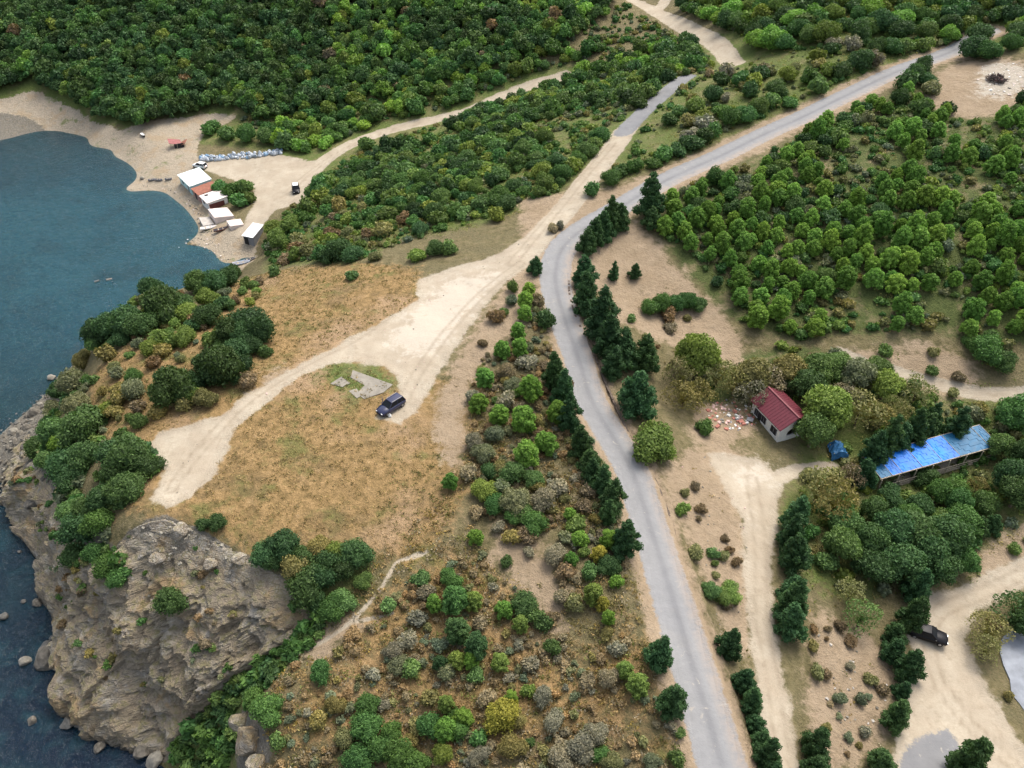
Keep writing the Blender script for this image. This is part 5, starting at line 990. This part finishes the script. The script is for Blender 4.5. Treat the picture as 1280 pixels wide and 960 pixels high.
# ---- rocks
def rock_mesh(seed, mat, name='boulder'):
    bm = bmesh.new(); bmesh.ops.create_icosphere(bm, subdivisions=3, radius=.5); rg = np.random.default_rng(seed); co = np.array([v.co[:] for v in bm.verts]); pl = rg.normal(size=(9, 3)); pl /= np.linalg.norm(pl, axis=1)[:, None]
    for n_ in pl: d = co@n_; lim = rg.uniform(.28, .42); co -= np.maximum(d-lim, 0)[:, None]*n_*.92
    co *= (1+.16*fbm(co[:, 0]*3+seed, co[:, 1]*3, co[:, 2]*3, 3))[:, None]; co[:, 2] *= .75
    for v, c in zip(bm.verts, co): v.co = c
    me = bpy.data.meshes.new(name); bm.to_mesh(me); bm.free(); me.materials.append(mat); return me
M_ROCK = plain("shore_rock", (.135, .122, .10), .9, .5, 4, .2, 0, .5); M_ROCKD = plain("wet_rock", (.085, .082, .072), .6, .4, 3, .4, 0, .5); M_ROCKP = plain("pale_rock", (.215, .20, .165), .9, .35, 3, .2, 0, .5)
RK = [[rock_mesh(i*7+j, m) for i in range(4)] for j, m in enumerate((M_ROCK, M_ROCKD, M_ROCKP))]
def put_rock(px, py, dpx, mi, label, z=None):
    q = g1(px, py); d = dpx*q[3]/FPX; rg = np.random.default_rng(int(px*7+py*13)); o = link('boulder', RK[mi][int(rg.integers(4))]); o.location = (q[0], q[1], q[2]+d*.12 if z is None else z); o.scale = (d, d*rg.uniform(.8, 1.2), d*rg.uniform(.8, 1.2)); o.rotation_euler = (rg.uniform(-.3, .3), rg.uniform(-.3, .3), rg.uniform(0, 6)); return tag(o, label, 'boulder', 'boulders along the rocky shore')
put_rock(64, 826, 38, 0, 'largest dark boulder in the water at the foot of the rock face'); put_rock(58, 812, 20, 1, 'wet boulder leaning on the back of the largest sea boulder'); put_rock(32, 828, 15, 2, 'pale rounded boulder alone in the water left of the largest boulder')
put_rock(40, 902, 14, 0, 'half sunk flat boulder alone in the water near the bottom left corner', .05); put_rock(4, 772, 13, 1, 'dark boulder at the left edge of the photo in open water'); put_rock(72, 798, 16, 1, 'small wet boulder between the largest boulder and the rock face'); put_rock(86, 905, 20, 1, 'dark wet boulder at the lower tip of the rock face')
put_rock(125, 935, 16, 0, 'grey boulder in the cave shadow under the rock face'); put_rock(180, 940, 24, 0, 'grey boulder at the mouth of the green gully'); put_rock(195, 952, 26, 2, 'pale boulder at the bottom edge below the green gully'); put_rock(65, 473, 11, 2, 'pale boulder farthest up the rocky west shore'); put_rock(178, 224, 7, 2, 'yellowish pale boulder at the root of the shingle spit')
put_rock(25, 690, 6, 1, 'tiny dark boulder in the water left of the cliff foot'); put_rock(30, 752, 7, 1, 'small dark boulder in open water beside the cliff foot'); put_rock(47, 755, 12, 0, 'grey boulder touching the cliff foot')
SH = poly([(78, 462), (58, 478), (40, 496), (18, 512), (-30, 540), (-60, 600), (-30, 640), (38, 640), (55, 625), (62, 600), (50, 575), (48, 545), (66, 510), (84, 485)])
rp = scatter(SH, .6, 1.1, 91); rh_ = hfun(rp[:, 0], rp[:, 1]); rpx, rpy = project(rp[:, 0], rp[:, 1], rh_); rg = np.random.default_rng(92); nr_ = 0
for (x, y), z, a, b in zip(rp, rh_, rpx, rpy):
    if nr_ >= 240 or z < -.9: continue
    d = rg.uniform(.5, 1.3) if rg.random() < .8 else rg.uniform(1.3, 2.6); wet = z < .35; mi = 1 if wet else (2 if rg.random() < .18 else 0); o = link('boulder', RK[mi][int(rg.integers(4))]); o.location = (x, y, z+.1*d); o.scale = (d, d*rg.uniform(.7, 1.3), d*rg.uniform(.7, 1.1)); o.rotation_euler = (rg.uniform(-.5, .5), rg.uniform(-.5, .5), rg.uniform(0, 6)); nr_ += 1
    tag(o, f"{'big' if d > 1.3 else 'small'} {['grey', 'dark wet', 'pale'][mi]} boulder in the jumble {'at the water line' if wet else 'above the water'} of the rocky west shore", 'boulder', 'boulders along the rocky shore')
OUTR = [rock_mesh(200+i, CLIFF, 'outcrop') for i in range(4)]
# bluff above the gully: pale rock outcrops
for i, (a, b, c, lb) in enumerate(((303, 905, 24, 'tall white rock outcrop on the bluff right of the green gully'), (312, 930, 34, 'broad pinkish white outcrop lower on the bluff beside the gully'), (322, 955, 24, 'lowest pale outcrop on the bluff at the bottom edge'), (368, 800, 18, 'pale outcrop at the head of the gully below the footpath'), (225, 665, 16, 'whitish outcrop on the upper rim of the rock face'), (198, 700, 18, 'bleached outcrop in the upper rock face'), (262, 706, 16, 'bleached outcrop on the rim right of the cliff bush'), (300, 700, 15, 'pinkish outcrop on the upper right rim of the rock face'))):
    o = put_rock(a, b, c, 2, lb); o.name = 'rock_outcrop'; o.location.z -= .05*o.scale[2]; o.scale *= 1.25; o.data = OUTR[i % 4]; o['category'] = 'outcrop'; o['group'] = 'pale outcrops on the cliff rim'; o.scale[2] *= 1.5
# pebbles, litter and rubble
def debris(name, P, dens, size, mats, seed, label, cat, flat=.6):
    rg = np.random.default_rng(seed); W = poly(P); lo, hi = W.min(0), W.max(0); c = rg.uniform(lo, hi, (int((hi-lo).prod()*dens), 2)); c = c[sd_poly(W, c[:, 0], c[:, 1]) > 0]; z = np.maximum(hfun(c[:, 0], c[:, 1]), -.3); VV, FF, MI = [], [], []; base = cube_sphere(2)
    for (x, y), h in zip(c, z):
        d = rg.uniform(*size)*(2 if rg.random() < .06 else 1); v = base[0]*.5*d*rg.uniform(.5, 1.3, 3); v += rg.normal(size=v.shape)*.0; M = np.array(Matrix.Rotation(rg.uniform(0, 6), 3, 'Z') @ Matrix.Rotation(rg.uniform(-.6, .6), 3, 'X')); v = v@M.T; v[:, 2] *= flat; VV.append(v+[x, y, h+.1*d]); FF.append(base[1]+len(VV)*len(v)-len(v)); MI += [int(rg.integers(len(mats)))]*len(base[1])
    tag(link(name, mesh_np(name, np.vstack(VV), np.vstack(FF), mats, False, None, MI)), label, cat, None, 'stuff')
M_BRICK = plain("broken_brick", (.38, .16, .12), .9, .3); M_BRICKP = plain("pinkish_rubble", (.52, .36, .32), .9, .2)
debris('rubble', [(884, 505), (905, 498), (938, 508), (946, 530), (925, 540), (898, 536), (882, 520)], 3.2, (.25, .75), [M_BRICK, M_BRICK, M_BRICKP, M_WHITE, M_ROCKP, M_GREY], 31, 'heap of broken red brick and white rubble left of the house', 'rubble')
debris('stones', [(840, 560), (880, 560), (935, 640), (930, 760), (900, 800), (870, 700)], .25, (.12, .35), [M_ROCKP, M_ROCK, M_BRICKP], 32, 'loose stones on the dry bank between road and drive', 'stones')
debris('shore_stones', [(60, 475), (18, 510), (-30, 545), (-40, 640), (38, 640), (62, 600), (50, 560)], 1.8, (.2, .55), [M_ROCK, M_ROCK, M_ROCKP, M_ROCKD], 33, 'small stones between the boulders of the rocky shore', 'stones')
debris('reef', [(112, 345), (128, 335), (145, 350), (150, 375), (135, 385), (120, 365)], .5, (.5, 1.3), [M_ROCKD, M_ROCK], 34, 'dark stones lying just under the water off the headland', 'stones')
debris('shingle', [(155, 239), (185, 236), (205, 238), (225, 250), (240, 265), (252, 288), (218, 306), (220, 311), (255, 311), (275, 330), (290, 330), (262, 285), (245, 255), (215, 235), (180, 232)], .8, (.2, .6), [M_ROCKP, M_ROCK, M_PINK], 35, 'shingle and small stones along the bay shore', 'stones')
debris('bank_stones', [(1010, 770), (1060, 795), (1110, 812), (1115, 850), (1090, 930), (1040, 920)], .5, (.15, .5), [M_ROCKP, M_ROCK, M_CONC], 36, 'loose stones on the pitted bank beside the dirt yard', 'stones')
debris('clearing_stones', POLY['clear'], .10, (.10, .28), [M_ROCKP, M_ROCK, M_BRICKP], 37, 'scattered stones on the pale headland clearing', 'stones')
debris('cliff_stones', [(165, 655), (240, 662), (300, 690), (290, 720), (200, 710)], 1.2, (.25, .7), [M_ROCKP, M_ROCK, M_ROCKP], 38, 'bleached loose stones along the upper rim of the rock face', 'stones')
# ---- brush pile with ash around it
q = gpt(1246, 100); bp = empty('brush_pile', q, 0, label='dark heap of burnt brush ringed by white ash on the dry clearing', cat='brush pile'); rg = np.random.default_rng(8); m = MB()
for i in range(150):
    a = rg.uniform(0, 6.28); r = 1.9*math.sqrt(rg.random()); h = 1.5*(1-r/2.1); p = Vector((r*math.cos(a), r*math.sin(a), max(0, h*rg.random()))); d = Vector((rg.normal(), rg.normal(), rg.normal()*.5)).normalized()*rg.uniform(.4, 1.1); m.bar(p-d, p+d, rg.uniform(.04, .12))
m.build('branches', plain("burnt_wood", (.07, .055, .05), .9, .4), bp)
m = MB()
for i in range(40):
    a = rg.uniform(0, 6.28); r = rg.uniform(.2, 1.7); d = rg.uniform(.2, .5); m.box((r*math.cos(a), r*math.sin(a), .2+1.0*(1-r/2)*rg.random()), (d, d*.7, d*.5), rg.uniform(0, 3), rg.uniform(-.5, .5))
m.build('charred_scrap', plain("charred_scrap", (.13, .07, .065), .9, .6, 2), bp)
debris('ash', [(1222, 84), (1262, 78), (1295, 80), (1295, 118), (1240, 120), (1222, 106)], .9, (.2, .6), [M_WHITEP, M_ROCKP, M_PINK], 39, 'white ash and scraps scattered round the brush pile', 'ash', .2)
